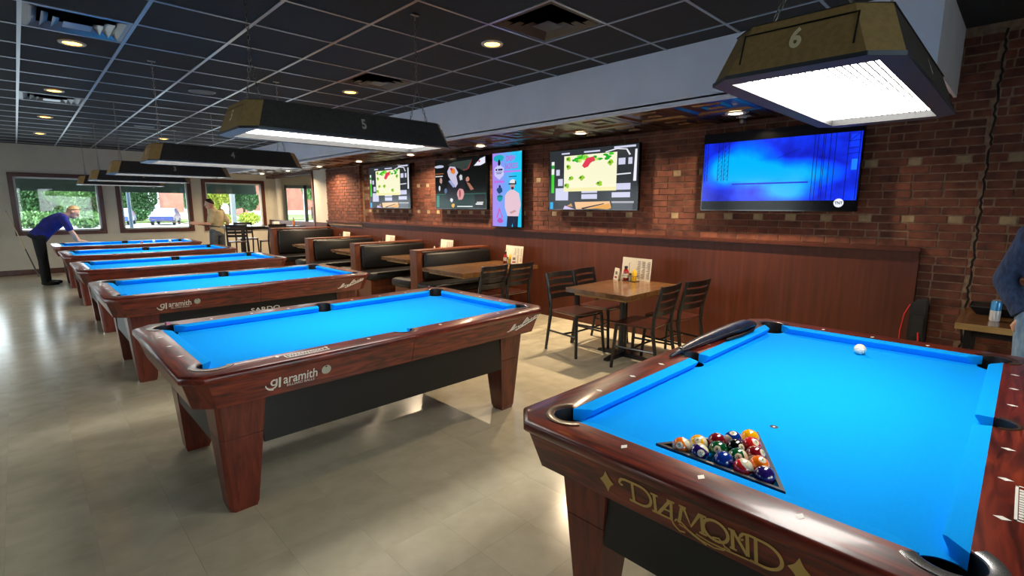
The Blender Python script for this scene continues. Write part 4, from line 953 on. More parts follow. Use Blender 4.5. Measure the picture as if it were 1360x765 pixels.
def top_table(cx, cy, lx, ly, z, label, base='cross', grp='wooden dining tables', cat='table'):
    t = thing('dining_table', label, cat, (cx, cy, 0), 0, grp); n = 6; mb = None
    for k in range(n):
        y0 = -ly / 2 + ly * k / n; y1 = y0 + ly / n
        MB().box(-lx / 2, lx / 2, y0 + 0.0006, y1 - 0.0006, z - 0.045, z - random.uniform(0, 0.0006)).build('top_plank', TOPW, t)
    MB().box(-lx / 2 + 0.07, lx / 2 - 0.07, -ly / 2 + 0.06, ly / 2 - 0.06, z - 0.075, z - 0.045).build('under_frame', OAKED, t)
    MB().lathe([(0.045, 0.03), (0.04, z - 0.08)], 16).build('column', BLACKM, t, smooth=True)
    MB().box(-0.2, 0.2, -0.2, 0.2, z - 0.085, z - 0.075).build('top_plate', BLACKM, t)
    for a in range(4):
        c, s = math.cos(a * pi / 2), math.sin(a * pi / 2); q = lambda u, v, w: (u * c - v * s, u * s + v * c, w)
        MB().hexa([q(0, -0.035, 0), q(0.29, -0.025, 0), q(0.29, 0.025, 0), q(0, 0.035, 0), q(0, -0.035, 0.06), q(0.29, -0.025, 0.022), q(0.29, 0.025, 0.022), q(0, 0.035, 0.06)]).build('foot', BLACKM, t)
    return t
TZ = 0.73
top_table(4.345, 2.80, 1.0, 0.72, TZ, 'free standing wooden dining table with four dark chairs')
top_table(4.40, 5.08, 1.34, 0.84, TZ, 'wooden table between the two dark chairs and the nearest booth bench')
for y, lb in ((6.85, 'wooden booth table between the nearest and second booth benches'), (8.67, 'wooden booth table between the second and third booth benches'), (10.5, 'wooden booth table between the third and last booth benches')):
    top_table(4.66, y, 1.10, 0.72, TZ, lb)

# chairs
def chair_parts(scale=1.0, hs=0.45, ht=0.83):
    P = []; w, d = 0.195, 0.19
    m = MB(); rings = []
    for z, s in ((hs - 0.022, 0.012), (hs - 0.012, 0.0), (hs - 0.004, 0.0), (hs, 0.012)): rings.append([(-w - 0.005 + s, -d + s, z), (w + 0.005 - s, -d + s, z), (w + 0.015 - s, d - s, z), (0.08, d + 0.02 - s, z), (-0.08, d + 0.02 - s, z), (-w - 0.015 + s, d - s, z)])
    m.loft(rings); P.append(('seat', m.mesh('seat', SEATW)))
    for s in (-1, 1):
        P.append(('leg', MB().tube([(s * (w + 0.015), d + 0.02, 0), (s * (w - 0.01), d - 0.01, hs - 0.02)], [0.015, 0.019], 8).mesh('leg', BLACKM, smooth=True)))
        P.append(('leg', MB().tube([(s * w, -d - 0.07, 0), (s * w, -d, hs - 0.05), (s * w, -d - 0.01, hs + 0.08), (s * w, -d - 0.075, ht)], [0.015, 0.019, 0.019, 0.016], 8).mesh('leg', BLACKM, smooth=True)))
        P.append(('stretcher', MB().tube([(s * (w + 0.008), d + 0.008, hs * 0.48), (s * w, -d - 0.035, hs * 0.48)], 0.010, 6).mesh('stretcher', BLACKM, smooth=True)))
    P.append(('stretcher', MB().tube([(-w - 0.01, 0, hs * 0.48), (0, 0.02, hs * 0.48), (w + 0.01, 0, hs * 0.48)], 0.010, 6).mesh('stretcher', BLACKM, smooth=True)))
    P.append(('front_rail', MB().tube([(-w, d - 0.02, hs - 0.035), (w, d - 0.02, hs - 0.035)], 0.01, 6).mesh('front_rail', BLACKM)))
    for k in range(4):
        z = hs + (ht - hs) * (0.34 + 0.195 * k); f = (z - hs - 0.08) / (ht - hs - 0.08); y = -d - 0.01 - 0.065 * max(f, 0)
        m = MB(); sec = []
        for u in (-1, -0.5, 0, 0.5, 1):
            yy = y - 0.03 * (1 - u * u); sec.append([(u * w, yy - 0.005, z - 0.027), (u * w, yy + 0.006, z - 0.027), (u * w, yy + 0.006 - 0.008, z + 0.027), (u * w, yy - 0.013, z + 0.027)])
        m.loft(sec); P.append(('back_slat', m.mesh('back_slat', BLACKM)))
    return P
CHP = chair_parts(); STP = chair_parts(hs=0.74, ht=1.12)
def chair(x, y, rz, label, parts=CHP, name='dining_chair', cat='chair', grp='dark ladder-back chairs'):
    t = thing(name, label, cat, (x, y, 0), math.radians(rz), grp)
    for n, me in parts: link(n, me, t)
chair(4.13, 3.24, 174, 'leftmost dark ladder-back chair at the free table, back to the booths')
chair(4.60, 3.24, 184, 'dark ladder-back chair half hidden behind the free table')
chair(4.16, 2.46, 5, 'dark ladder-back chair nearest the camera at the free table')
chair(4.66, 2.42, -6, 'dark ladder-back chair by the wall at the free table, behind another chair')
chair(4.02, 4.66, 0, 'left of the two dark chairs at the table before the nearest booth')
chair(4.46, 4.64, 0, 'right of the two dark chairs at the table before the nearest booth')
t = top_table(3.78, 12.95, 0.75, 0.75, 1.06, 'high black bar table between the stools by the far windows', grp='high tables', cat='bar table')
for c in t.children if False else [c for c in col.objects if c.parent == t and c.name.startswith(('top_plank', 'under_frame'))]: c.data.materials[0] = BLACKM
chair(3.52, 12.45, -20, 'high dark bar stool nearer the man in the beige shirt', STP, 'bar_stool', 'bar stool', 'bar stools')
chair(4.22, 12.35, 10, 'high dark bar stool beside the tall booth end wall', STP, 'bar_stool', 'bar stool', 'bar stools')
chair(4.05, 13.6, 180, 'high dark bar stool on the window side of the high table', STP, 'bar_stool', 'bar stool', 'bar stools')
t = top_table(4.68, 13.05, 0.95, 0.75, 1.04, 'high black bar table by the lobby opening, holding napkins and a bottle', grp='high tables', cat='bar table')
for c in [c for c in col.objects if c.parent == t and c.name.startswith(('top_plank', 'under_frame'))]: c.data.materials[0] = BLACKM

# ================================================================== TABLE TOP SETTINGS
KET = mat('ketchup_red', rgb(150, 16, 20), 0.2, 0, 0.5); MUS = mat('mustard_yellow', rgb(240, 188, 10), 0.3, 0, 0.3); CARD = flat(226, 218, 196, 0.6); PRINT = flat(120, 104, 90, 0.6)
KETP = [('bottle', MB().lathe([(0.0, 0), (0.026, 0.002), (0.030, 0.01), (0.030, 0.085), (0.022, 0.115), (0.014, 0.128), (0.014, 0.135), (0, 0.135)], 18).mesh('bottle', KET, smooth=True)), ('cap', MB().lathe([(0.019, 0.130), (0.019, 0.156), (0, 0.157)], 16).mesh('cap', BLACKR, smooth=True)), ('paper_label', MB().lathe([(0.0304, 0.03), (0.0304, 0.075)], 18, a0=2.2, a1=5.2).mesh('paper_label', CARD, smooth=True, fix=False))]
MUSP = [('bottle', MB().lathe([(0.0, 0), (0.024, 0.002), (0.027, 0.01), (0.024, 0.05), (0.027, 0.09), (0.018, 0.108), (0.0, 0.108)], 18).mesh('bottle', MUS, smooth=True)), ('nozzle', MB().lathe([(0.016, 0.106), (0.014, 0.114), (0.005, 0.13), (0, 0.131)], 14).mesh('nozzle', MUS, smooth=True))]
SHAP = [('jar', MB().lathe([(0.0, 0), (0.020, 0.0), (0.021, 0.05), (0.017, 0.065)], 14).mesh('jar', flat(190, 186, 160, 0.15), smooth=True)), ('lid', MB().lathe([(0.019, 0.064), (0.018, 0.082), (0, 0.086)], 14).mesh('lid', BLACKR, smooth=True))]
mb = MB()
for z in (0.002, 0.06): mb.tube([(-0.085, -0.035, z), (0.085, -0.035, z), (0.085, 0.035, z), (-0.085, 0.035, z)], 0.0025, 6, close=True)
for x in (-0.085, 0.0, 0.085):
    for y in (-0.035, 0.035): mb.tube([(x, y, 0.002), (x, y, 0.06)], 0.002, 6)
CAD = [('wire_frame', mb.mesh('wire_frame', BLACKM)), ('handle', MB().tube([(0, 0.035, 0.06), (0, 0.035, 0.19), (0, 0.03, 0.2), (0, 0.02, 0.2)], 0.003, 6).mesh('handle', CHAIN))]
def menu_me(wd, ht):
    a = MB().hexa([(0.0, -wd, 0), (0.004, -wd, 0), (0.004, 0, 0), (0.0, 0, 0), (0.03, -wd, ht), (0.034, -wd, ht), (0.034, 0, ht), (0.03, 0, ht)]); b = MB().hexa([(0.0, 0.001, 0), (0.004, 0.001, 0), (0.034, wd, 0), (0.03, wd, 0), (0.03, 0.001, ht), (0.034, 0.001, ht), (0.064, wd, ht), (0.06, wd, ht)])
    pr = MB(); rr = random.Random(3)
    for c in range(3):
        for k in range(16):
            z0 = ht * (0.1 + 0.05 * k); y0 = -wd * 0.94 + wd * 0.31 * c; f = z0 / ht * 0.03 - 0.0009
            l = wd * rr.uniform(0.12, 0.27); pr.poly([(f, y0 + l, z0), (f, y0, z0), (f + 0.0016, y0, z0 + ht * 0.02), (f + 0.0016, y0 + l, z0 + ht * 0.02)])
    return [('menu_page', a.mesh('menu_page', CARD)), ('menu_page', b.mesh('menu_page', CARD)), ('print_lines', pr.mesh('print_lines', PRINT, fix=False))]
MEN = menu_me(0.19, 0.24)
tnt = MB().hexa([(-0.02, -0.045, 0), (-0.017, -0.045, 0), (-0.017, 0.045, 0), (-0.02, 0.045, 0), (0.0, -0.045, 0.13), (0.003, -0.045, 0.13), (0.003, 0.045, 0.13), (0.0, 0.045, 0.13)]).hexa([(0.02, -0.045, 0), (0.023, -0.045, 0), (0.023, 0.045, 0), (0.02, 0.045, 0), (0.0, -0.045, 0.13), (0.003, -0.045, 0.13), (0.003, 0.045, 0.13), (0.0, 0.045, 0.13)])
TEN = [('card', tnt.mesh('card', CARD)), ('print_patch', MB().poly([(-0.0125, -0.02, 0.06), (-0.0125, 0.02, 0.06), (-0.0075, 0.02, 0.095), (-0.0075, -0.02, 0.095)]).mesh('print_patch', PRINT, fix=False)), ('print_patch', MB().poly([(-0.0185, -0.025, 0.02), (-0.0185, 0.025, 0.02), (-0.0155, 0.025, 0.04), (-0.0155, -0.025, 0.04)]).mesh('print_patch', flat(150, 60, 56), fix=False))]
def put(name, parts, x, y, z, rz, label, cat, grp):
    t = thing(name, label, cat, (x, y, z), math.radians(rz), grp)
    for n, me in parts: link(n, me, t)
def setting(x, y, z, where, tent=1):
    z += 0.0005
    put('menu', MEN, x + 0.10, y, z, 0, 'open cream menu standing on %s' % where, 'menu', 'menus standing on tables')
    put('condiment_caddy', CAD, x + 0.01, y - 0.01, z, 90, 'black wire condiment caddy on %s' % where, 'caddy', 'condiment caddies')
    put('ketchup_bottle', KETP, x + 0.01, y + 0.05, z + 0.003, 0, 'red ketchup bottle on %s' % where, 'bottle', 'ketchup bottles')
    put('mustard_bottle', MUSP, x - 0.002, y - 0.06, z + 0.003, 0, 'yellow mustard bottle on %s' % where, 'bottle', 'mustard bottles')
    put('shaker', SHAP, x + 0.01, y - 0.007, z + 0.003, 0, 'small black-lidded shaker on %s' % where, 'shaker', 'shakers')
    put('table_tent', TEN, x - 0.01, y + 0.15 * tent, z, -25 * tent, 'small cream table tent card on %s' % where, 'card', 'table tent cards')
setting(4.68, 2.96, TZ, 'the free standing dining table')
setting(4.92, 5.12, TZ, 'the table with the two dark chairs', -1)
setting(5.02, 6.85, TZ, 'the nearest booth table')
setting(5.02, 8.67, TZ, 'the middle booth table')
setting(5.02, 10.5, TZ, 'the farthest booth table')
put('napkin_holder', [('napkins', MB().box(-0.07, 0.07, -0.05, 0.05, 0, 0.11).mesh('napkins', flat(226, 224, 216))), ('holder', MB().box(-0.075, 0.075, -0.055, 0.055, 0, 0.05).mesh('holder', BLACKR))], 4.50, 12.85, 1.0405, 0, 'white napkins in a holder on the high table by the lobby', 'napkins', None)
put('sauce_bottle', [('bottle', MB().lathe([(0, 0), (0.03, 0), (0.03, 0.1), (0.012, 0.15), (0.012, 0.19), (0, 0.19)], 14).mesh('bottle', flat(150, 84, 30, 0.2), smooth=True)), ('cap', MB().lathe([(0.014, 0.18), (0.014, 0.20), (0, 0.2)], 12).mesh('cap', BLACKR))], 4.95, 12.9, 1.0405, 0, 'amber sauce bottle on the high table by the lobby', 'bottle', None)

# ================================================================== RIGHT EDGE: SHELF TABLE, CAN, TRAY, BAG
t = thing('side_table', 'wooden side table with black legs by the brick wall at the right edge', 'table', (4.86, -0.28, 0))
for k in range(3): MB().box(-0.36 + 0.24 * k + 0.0006, -0.36 + 0.24 * (k + 1) - 0.0006, -0.55, 0.55, 0.715, 0.755).build('top_plank', TOPW, t)
MB().box(-0.365, -0.355, -0.55, 0.55, 0.712, 0.753).build('edge_strip', OAKED, t)
for sx in (-0.3, 0.3):
    for sy in (-0.48, 0.48): MB().box(sx - 0.02, sx + 0.02, sy - 0.02, sy + 0.02, 0, 0.715).build('leg', BLACKM, t)
MB().box(-0.30, 0.30, -0.50, 0.50, 0.66, 0.715).build('under_frame', BLACKM, t)
t = thing('serving_tray', 'black tray on the wooden side table against the brick', 'tray', (5.06, 0.0, 0.7555))
m = MB(); q = lambda a, b, z: [(-a, -b, z), (a, -b, z), (a, b, z), (-a, b, z)]
m.loft([q(0.10, 0.19, 0), q(0.13, 0.23, 0.055)]); m.build('tray_body', BLACKR, t); MB().tube([(x, y, 0.057) for x, y, _ in q(0.13, 0.23, 0)], 0.007, 6, close=True).build('rim', BLACKR, t)
t = thing('drink_can', 'blue and white slim drink can on the wooden side table', 'can', (4.735, 0.085, 0.7555))
MB().lathe([(0.0, 0.002), (0.024, 0.0), (0.0285, 0.008), (0.0285, 0.085)], 24).build('can_body', mat('can_white', rgb(226, 230, 232), 0.25, 0.3), t, smooth=True)
MB().lathe([(0.0286, 0.075), (0.0286, 0.132), (0.024, 0.142)], 24).build('blue_band', mat('can_blue', rgb(70, 150, 210), 0.25, 0.3), t, smooth=True, fix=False)
MB().lathe([(0.0245, 0.141), (0.025, 0.146), (0.022, 0.146), (0.021, 0.142), (0, 0.142)], 24).build('lid', CHAIN, t, smooth=True); MB().box(-0.006, 0.012, -0.006, 0.006, 0.143, 0.1455).build('pull_tab', CHAIN, t)
t = thing('hanging_bag', 'black bag with red cords at the end of the brown wainscot', 'bag', (5.2, 0.545, 0))
m = MB(); m.loft([[(-0.03, -0.06, 0.30), (0.03, -0.06, 0.30), (0.03, 0.05, 0.30), (-0.03, 0.05, 0.30)], [(-0.045, -0.065, 0.5), (0.045, -0.065, 0.5), (0.045, 0.055, 0.5), (-0.045, 0.055, 0.5)], [(-0.03, -0.06, 0.74), (0.03, -0.06, 0.74), (0.03, 0.055, 0.74), (-0.03, 0.055, 0.74)], [(-0.02, -0.055, 0.80), (0.02, -0.055, 0.80), (0.02, 0.01, 0.79), (-0.02, 0.01, 0.79)]])
m.build('bag_body', LEATH, t, bevel=0.01, smooth=True)
m = MB(); m.box(-0.05, -0.044, -0.045, 0.03, 0.48, 0.66); m.build('pocket', BLACKR, t)
MB().tube([(-0.02, 0.055, 0.74), (-0.03, 0.085, 0.66), (-0.03, 0.10, 0.52), (-0.03, 0.10, 0.36)], 0.004, 6).build('red_cord', flat(200, 36, 40), t)
MB().tube([(-0.05, -0.02, 0.52), (-0.055, -0.03, 0.42), (-0.05, -0.02, 0.32)], 0.006, 6).build('red_cord', flat(200, 36, 40), t)
MB().tube([(0.0, -0.03, 0.30), (0.0, -0.03, 0.0)], 0.014, 8).build('stand_rod', BLACKM, t)

# ================================================================== PEOPLE
def V(*a): return Vector(a)
def remesh(o, vox):
    m = o.modifiers.new('remesh', 'REMESH'); m.mode = 'VOXEL'; m.voxel_size = vox; m.use_smooth_shade = True
    s = o.modifiers.new('smooth', 'SMOOTH'); s.factor = 0.5; s.iterations = 4
    return o
def lerp(a, b, t): return a + (b - a) * t
def hand(mb, wrist, d, nrm, curl=0.4, s=1.0, thumb=1):
    d = d.normalized(); nrm = (nrm - d * nrm.dot(d)).normalized(); side = d.cross(nrm) * thumb
    pc = wrist + d * 0.045 * s
    for k in range(4):
        o = side * (0.030 - 0.020 * k) * s; b = wrist + d * 0.085 * s + o; mb.limb([(wrist + d * 0.015 * s + o * 0.6, 0.017 * s), (b, 0.012 * s)])
        L = (0.072, 0.08, 0.075, 0.06)[k] * s; d1 = (d - nrm * curl * 0.5).normalized(); d2 = (d - nrm * curl * 1.4).normalized()
        mb.limb([(b, 0.0095 * s), (b + d1 * L * 0.55, 0.0085 * s), (b + d1 * L * 0.55 + d2 * L * 0.5, 0.007 * s)])
    tb = wrist + d * 0.03 * s + side * 0.028 * s; mb.limb([(tb, 0.013 * s), (tb + (d * 0.5 + side * 0.8).normalized() * 0.035 * s, 0.011 * s), (tb + (d * 0.8 + side * 0.5).normalized() * 0.066 * s, 0.008 * s)])
def person(label, J, face, M, sleeve=0.95, hair='short', hands=None, group='people'):
    """J: joints in world space. face: unit vector the head looks along"""
    base = (J['pelvis'].x, J['pelvis'].y, 0); t = thing('person', label, 'person', base, 0, group); off = -V(*base)
    Q = {k: v + off for k, v in J.items()}
    f = face.normalized(); upv = (Q['head'] - Q['neck']).normalized(); sd = f.cross(upv).normalized(); upv = sd.cross(f).normalized()
    hm = Matrix((f, -sd, upv)).transposed()
    b = MB()
    b.ball(Q['head'] + upv * 0.02, (0.098, 0.077, 0.112), 16, 12, hm); b.ball(Q['head'] + f * 0.025 - upv * 0.06, (0.068, 0.056, 0.062), 14, 10, hm)
    b.limb([(Q['head'] + f * 0.088 + upv * 0.015, 0.011), (Q['head'] + f * 0.108 - upv * 0.022, 0.014)])
    b.ball(Q['head'] + f * 0.086 - upv * 0.062, (0.014, 0.024, 0.010), 8, 6, hm)
    for s in (-1, 1): b.ball(Q['head'] + sd * 0.078 * s - f * 0.006 - upv * 0.005, (0.022, 0.010, 0.032), 8, 6, hm)
    b.limb([(Q['head'] - upv * 0.06 - f * 0.01, 0.055), (Q['neck'], 0.060)])
    def torso(mb, g):
        ch = Q['chest']; pl = Q['pelvis']; sh = lerp(Q['shl'], Q['shr'], 0.5); lat = (Q['shr'] - Q['shl']).normalized(); hl = (Q['hipr'] - Q['hipl']).normalized(); ax = (sh - pl).normalized(); fwd = lat.cross(ax).normalized()
        secs = [(pl - ax * 0.08, 0.15, 0.115), (pl, 0.168, 0.125), (lerp(pl, ch, 0.45), 0.150, 0.112), (ch, 0.170, 0.122), (lerp(ch, sh, 0.6), 0.178, 0.112), (sh + ax * 0.01, 0.145, 0.085), (lerp(sh, Q['neck'], 0.75), 0.075, 0.065)]
        rings = []
        for k, (c, rx, ry) in enumerate(secs):
            l = hl if k < 2 else lat; rings.append([tuple(c + l * (rx + g) * M.get('wide', 1) * math.cos(2 * pi * i / 20) + fwd * (ry + g) * M.get('deep', 1) * math.sin(2 * pi * i / 20)) for i in range(20)])
        mb.loft(rings)
        mb.ball(Q['shl'], 0.066 + g); mb.ball(Q['shr'], 0.066 + g)
    torso(b, 0)
    for s in 'lr':
        sh, el, wr = Q['sh' + s], Q['el' + s], Q['wr' + s]; b.limb([(sh, 0.056), (lerp(sh, el, 0.4), 0.05), (el, 0.040), (lerp(el, wr, 0.35), 0.041), (wr, 0.027)])
        dd, nn, cu, th = hands[s]; hand(b, wr, dd, nn, cu, 1.0, th)
        hp, kn, an = Q['hip' + s], Q['kn' + s], Q['an' + s]; b.limb([(hp, 0.085), (lerp(hp, kn, 0.4), 0.076), (kn, 0.054), (lerp(kn, an, 0.35), 0.053), (an, 0.036)])
        ft = V(J['toe'].x, J['toe'].y, 0); b.limb([(an - V(0, 0, 0.03), 0.034), (an + ft * 0.15 - V(0, 0, 0.055), 0.03)])
    remesh(b.build('body', SKIN, t), 0.0085)
    # clothes
    c = MB(); torso(c, 0.014)
    for s in 'lr':
        sh, el, wr = Q['sh' + s], Q['el' + s], Q['wr' + s]
        if sleeve > 1.2: c.limb([(sh, 0.073), (lerp(sh, el, 0.5), 0.066), (el, 0.058), (lerp(el, wr, 0.5), 0.056), (lerp(el, wr, 0.86), 0.045)])
        else: c.limb([(sh, 0.072), (lerp(sh, el, sleeve * 0.5), 0.070), (lerp(sh, el, sleeve * 0.86), 0.066)])
    remesh(c.build('shirt', M['shirt'], t), 0.012)
    c = MB(); ax = (Q['chest'] - Q['pelvis']).normalized()
    c.limb([(Q['hipl'] + ax * 0.03, 0.105), (Q['hipr'] + ax * 0.03, 0.105)]); lat = (Q['hipr'] - Q['hipl']).normalized(); fwd = lat.cross(ax).normalized()
    c.loft([[tuple(p + lat * 0.178 * math.cos(2 * pi * i / 20) * M.get('wide', 1) + fwd * 0.136 * math.sin(2 * pi * i / 20) * M.get('deep', 1)) for i in range(20)] for p in (Q['pelvis'] - ax * 0.09, Q['pelvis'] + ax * 0.03)])
    for s in 'lr':
        hp, kn, an = Q['hip' + s], Q['kn' + s], Q['an' + s]
        if M.get('shorts'): c.limb([(hp, 0.10), (lerp(hp, kn, 0.5), 0.095), (lerp(hp, kn, 0.85), 0.088)])
        else: c.limb([(hp, 0.102), (lerp(hp, kn, 0.5), 0.088), (kn, 0.072), (lerp(kn, an, 0.5), 0.066), (an + V(0, 0, 0.0), 0.056)])
    remesh(c.build('trousers', M['pants'], t), 0.012)
    for s in 'lr':
        an = Q['an' + s]; ft = V(J['toe'].x, J['toe'].y, 0); c = MB(); h = -an.z
        c.limb([(an + V(0, 0, h + 0.055) - ft * 0.02, 0.045), (an + V(0, 0, h + 0.042) + ft * 0.10, 0.042), (an + V(0, 0, h + 0.036) + ft * 0.18, 0.036)]); c.box(-0.001, 0.001, -0.001, 0.001, 0, 0.001) if False else None
        remesh(c.build('shoe', BLACKR, t), 0.012)
    # hair and eyes
    c = MB(); rings = []
    hc = Q['head'] + upv * 0.022
    nv, nu = 8, 18; vs = []; fs = []
    for j in range(nv + 1):
        for i in range(nu):
            ph = 2 * pi * i / nu; lim = 0.8 + 1.05 * (0.5 - 0.5 * math.cos(ph)) ; th = lim * j / nv
            q = hm @ V(0.106 * math.sin(th) * math.cos(ph), 0.085 * math.sin(th) * math.sin(ph), 0.120 * math.cos(th)); vs.append(tuple(hc + q))
    for j in range(nv):
        for i in range(nu): fs.append((j * nu + i, (j + 1) * nu + i, (j + 1) * nu + (i + 1) % nu, j * nu + (i + 1) % nu))
    c.add(vs, fs); o = c.build('hair', M['hair'], t, smooth='all', fix=False); sm = o.modifiers.new('thickness', 'SOLIDIFY'); sm.thickness = 0.008
    for s in (-1, 1):
        c = MB(); c.ball(Q['head'] + f * 0.086 + sd * 0.031 * s + upv * 0.014, 0.011, 10, 8); e = c.build('eye', flat(230, 228, 220, 0.2), t, smooth='all')
        c = MB(); c.ball(Q['head'] + f * 0.0945 + sd * 0.031 * s + upv * 0.014, 0.0052, 8, 6); c.build('iris', BLACKR, e, smooth='all')
    return t, Q, f, upv, sd
POLO = noise_mat('blue_polo', [(0.3, rgb(22, 26, 92)), (0.6, rgb(30, 36, 128)), (0.8, rgb(36, 44, 150))], 10, rough=0.8)
BPANT = noise_mat('black_trousers', [(0.4, rgb(10, 10, 12)), (0.7, rgb(20, 20, 23))], 12, rough=0.85)
TEE = noise_mat('beige_tee', [(0.4, rgb(176, 162, 128)), (0.7, rgb(190, 176, 142))], 12, rough=0.85)
GSH = noise_mat('grey_shorts', [(0.4, rgb(70, 76, 84)), (0.7, rgb(88, 94, 102))], 12, rough=0.85)
DEN = noise_mat('dark_denim', [(0.35, rgb(26, 40, 66)), (0.65, rgb(44, 64, 98))], 60, (1, 1, 0.3), 0.85, bump=0.3)
JEAN = noise_mat('light_jeans', [(0.35, rgb(86, 116, 146)), (0.65, rgb(122, 152, 180))], 40, (1, 1, 0.3), 0.85, bump=0.3)
# man leaning on the farthest table
yy = 13.22
J = dict(pelvis=V(0.25, yy, 0.94), chest=V(0.45, yy, 1.17), neck=V(0.70, yy, 1.345), head=V(0.795, yy, 1.395), shl=V(0.63, yy + 0.17, 1.30), shr=V(0.63, yy - 0.17, 1.30),
         elr=V(0.72, yy - 0.19, 1.03), wrr=V(0.80, yy - 0.12, 0.835), ell=V(0.74, yy + 0.18, 1.03), wrl=V(0.84, yy + 0.12, 0.835), hipl=V(0.25, yy + 0.09, 0.90), hipr=V(0.25, yy - 0.09, 0.90),
         knl=V(0.28, yy + 0.10, 0.48), knr=V(0.26, yy - 0.10, 0.48), anl=V(0.30, yy + 0.11, 0.085), anr=V(0.25, yy - 0.11, 0.085), toe=V(1, 0, 0))
t, Q, f, u_, s_ = person('bald-topped man in blue polo shirt and black trousers leaning on the farthest table', J, V(0.8, -0.12, -0.45), dict(shirt=POLO, pants=BPANT, hair=HAIRG, deep=1.12), 0.9, hands={'l': (V(1, -0.1, -0.12), V(0, 0, 1), 0.15, 1), 'r': (V(1, 0.1, -0.12), V(0, 0, 1), 0.15, -1)})
# man in beige shirt with a cue
x0, yy = 3.50, 13.95
J = dict(pelvis=V(x0 - 0.02, yy, 0.90), chest=V(x0 + 0.0, yy, 1.17), neck=V(x0 - 0.06, yy, 1.455), head=V(x0 - 0.125, yy, 1.565), shl=V(x0 - 0.12, yy - 0.10, 1.39), shr=V(x0 + 0.13, yy + 0.08, 1.39),
         ell=V(x0 - 0.20, yy - 0.16, 1.10), wrl=V(x0 - 0.46, yy - 0.16, 1.11), elr=V(x0 + 0.24, yy - 0.04, 1.13), wrr=V(x0 + 0.17, yy + 0.10, 0.93), hipl=V(x0 - 0.10, yy - 0.05, 0.87), hipr=V(x0 + 0.07, yy + 0.05, 0.87),
         knl=V(x0 - 0.13, yy - 0.04, 0.47), knr=V(x0 + 0.08, yy + 0.07, 0.47), anl=V(x0 - 0.12, yy - 0.06, 0.085), anr=V(x0 + 0.10, yy + 0.07, 0.085), toe=V(-0.75, 0.6, 0))
t, Q, f, u_, s_ = person('dark-haired man in beige t-shirt holding a cue beyond the tables', J, V(-0.9, 0.25, -0.12), dict(shirt=TEE, pants=GSH, hair=HAIRD, shorts=1, wide=0.98), 0.95, hands={'l': (V(-1, 0.0, 0.15), V(0, -1, 0.1), 0.9, 1), 'r': (V(-0.4, 0.5, -0.8), V(1, 0, 0), 0.5, 1)})
def cue(a, b, label):
    a, b = V(*a), V(*b); t = thing('pool_cue', label, 'cue', tuple(a), 0, 'pool cues'); L = (b - a)
    MB().tube([V(0, 0, 0), L * 0.42], [0.0145, 0.011], 10).build('butt', BLACKM, t, smooth=True); MB().tube([L * 0.42, L * 0.985], [0.011, 0.0065], 10).build('shaft', flat(206, 186, 150, 0.3), t, smooth=True); MB().tube([L * 0.985, L], [0.0066, 0.006], 10).build('tip', flat(60, 100, 150), t)
cue((3.52, 13.72, 1.02), (2.10, 13.95, 1.23), 'pool cue held level by the man in the beige shirt')
cue((0.20, 14.9, 0.0), (-0.16, 15.40, 1.42), 'pool cue leaning against the window wall behind the man in blue')
# person in denim at the right edge
x0, yy = 4.13, -0.225
J = dict(pelvis=V(x0, yy, 0.92), chest=V(x0 + 0.01, yy, 1.17), neck=V(x0, yy, 1.47), head=V(x0 - 0.02, yy, 1.60), shr=V(x0, yy + 0.19, 1.37), shl=V(x0, yy - 0.19, 1.37),
         elr=V(x0 + 0.05, yy + 0.285, 1.10), wrr=V(x0 - 0.03, yy + 0.185, 0.915), ell=V(x0 + 0.05, yy - 0.285, 1.10), wrl=V(x0 - 0.035, yy - 0.185, 0.925), hipr=V(x0, yy + 0.118, 0.88), hipl=V(x0, yy - 0.118, 0.88),
         knr=V(x0, yy + 0.12, 0.48), knl=V(x0, yy - 0.12, 0.48), anr=V(x0 + 0.02, yy + 0.11, 0.085), anl=V(x0 + 0.02, yy - 0.11, 0.085), toe=V(-1, 0, 0))
t, Q, f, u_, s_ = person('person in dark denim jacket and light jeans, hand in pocket, at the right edge', J, V(-1, 0.0, -0.1), dict(shirt=DEN, pants=JEAN, hair=HAIRD, wide=1.12), 1.5, hands={'r': (V(-0.1, -0.4, -1), V(-1, 0, 0), 0.2, 1), 'l': (V(-0.1, 0.4, -1), V(-1, 0, 0), 0.2, -1)})
m = MB(); p = lerp(Q['elr'], Q['wrr'], 0.86); d = (Q['wrr'] - Q['elr']).normalized(); m.tube([p - d * 0.025, p + d * 0.025], 0.05, 16); m.build('cuff', DEN, t, smooth=True)

# ================================================================== OUTSIDE
ZG = -0.15
ASPH = noise_mat('pale_asphalt', [(0.3, rgb(150, 152, 152)), (0.7, rgb(176, 178, 178))], 0.6, rough=0.9, coordname='Object')
GRASS = noise_mat('lawn', [(0.3, rgb(70, 90, 46)), (0.7, rgb(110, 128, 66))], 1.5, rough=0.9)
g = struct(MB().box(-60, 130, YF + 0.2, 200, ZG - 0.2, ZG).box(-60, -6.2, -60, YF + 0.2, ZG - 0.2, ZG).box(-6.2, 60, -60, -4.2, ZG - 0.2, ZG).build('ground', ASPH))
struct(MB().box(-60, 130, YF + 0.2, YF + 1.6, ZG, ZG + 0.1).build('pavement', flat(190, 186, 176, 0.8)))
for a, b, c, d in ((-30, 26, 60, 72), (26, 90, 66, 100)): struct(MB().box(a, b, c, d, ZG, ZG + 0.16).build('verge', GRASS))
LEAF = [noise_mat('leaf_%d' % k, [(0.3, rgb(*c)), (0.7, rgb(*[min(255, int(v * 1.5)) for v in c]))], 3, rough=0.7, rand=0.25, island=True) for k, c in enumerate(((52, 82, 50), (80, 108, 66), (126, 136, 52)))]
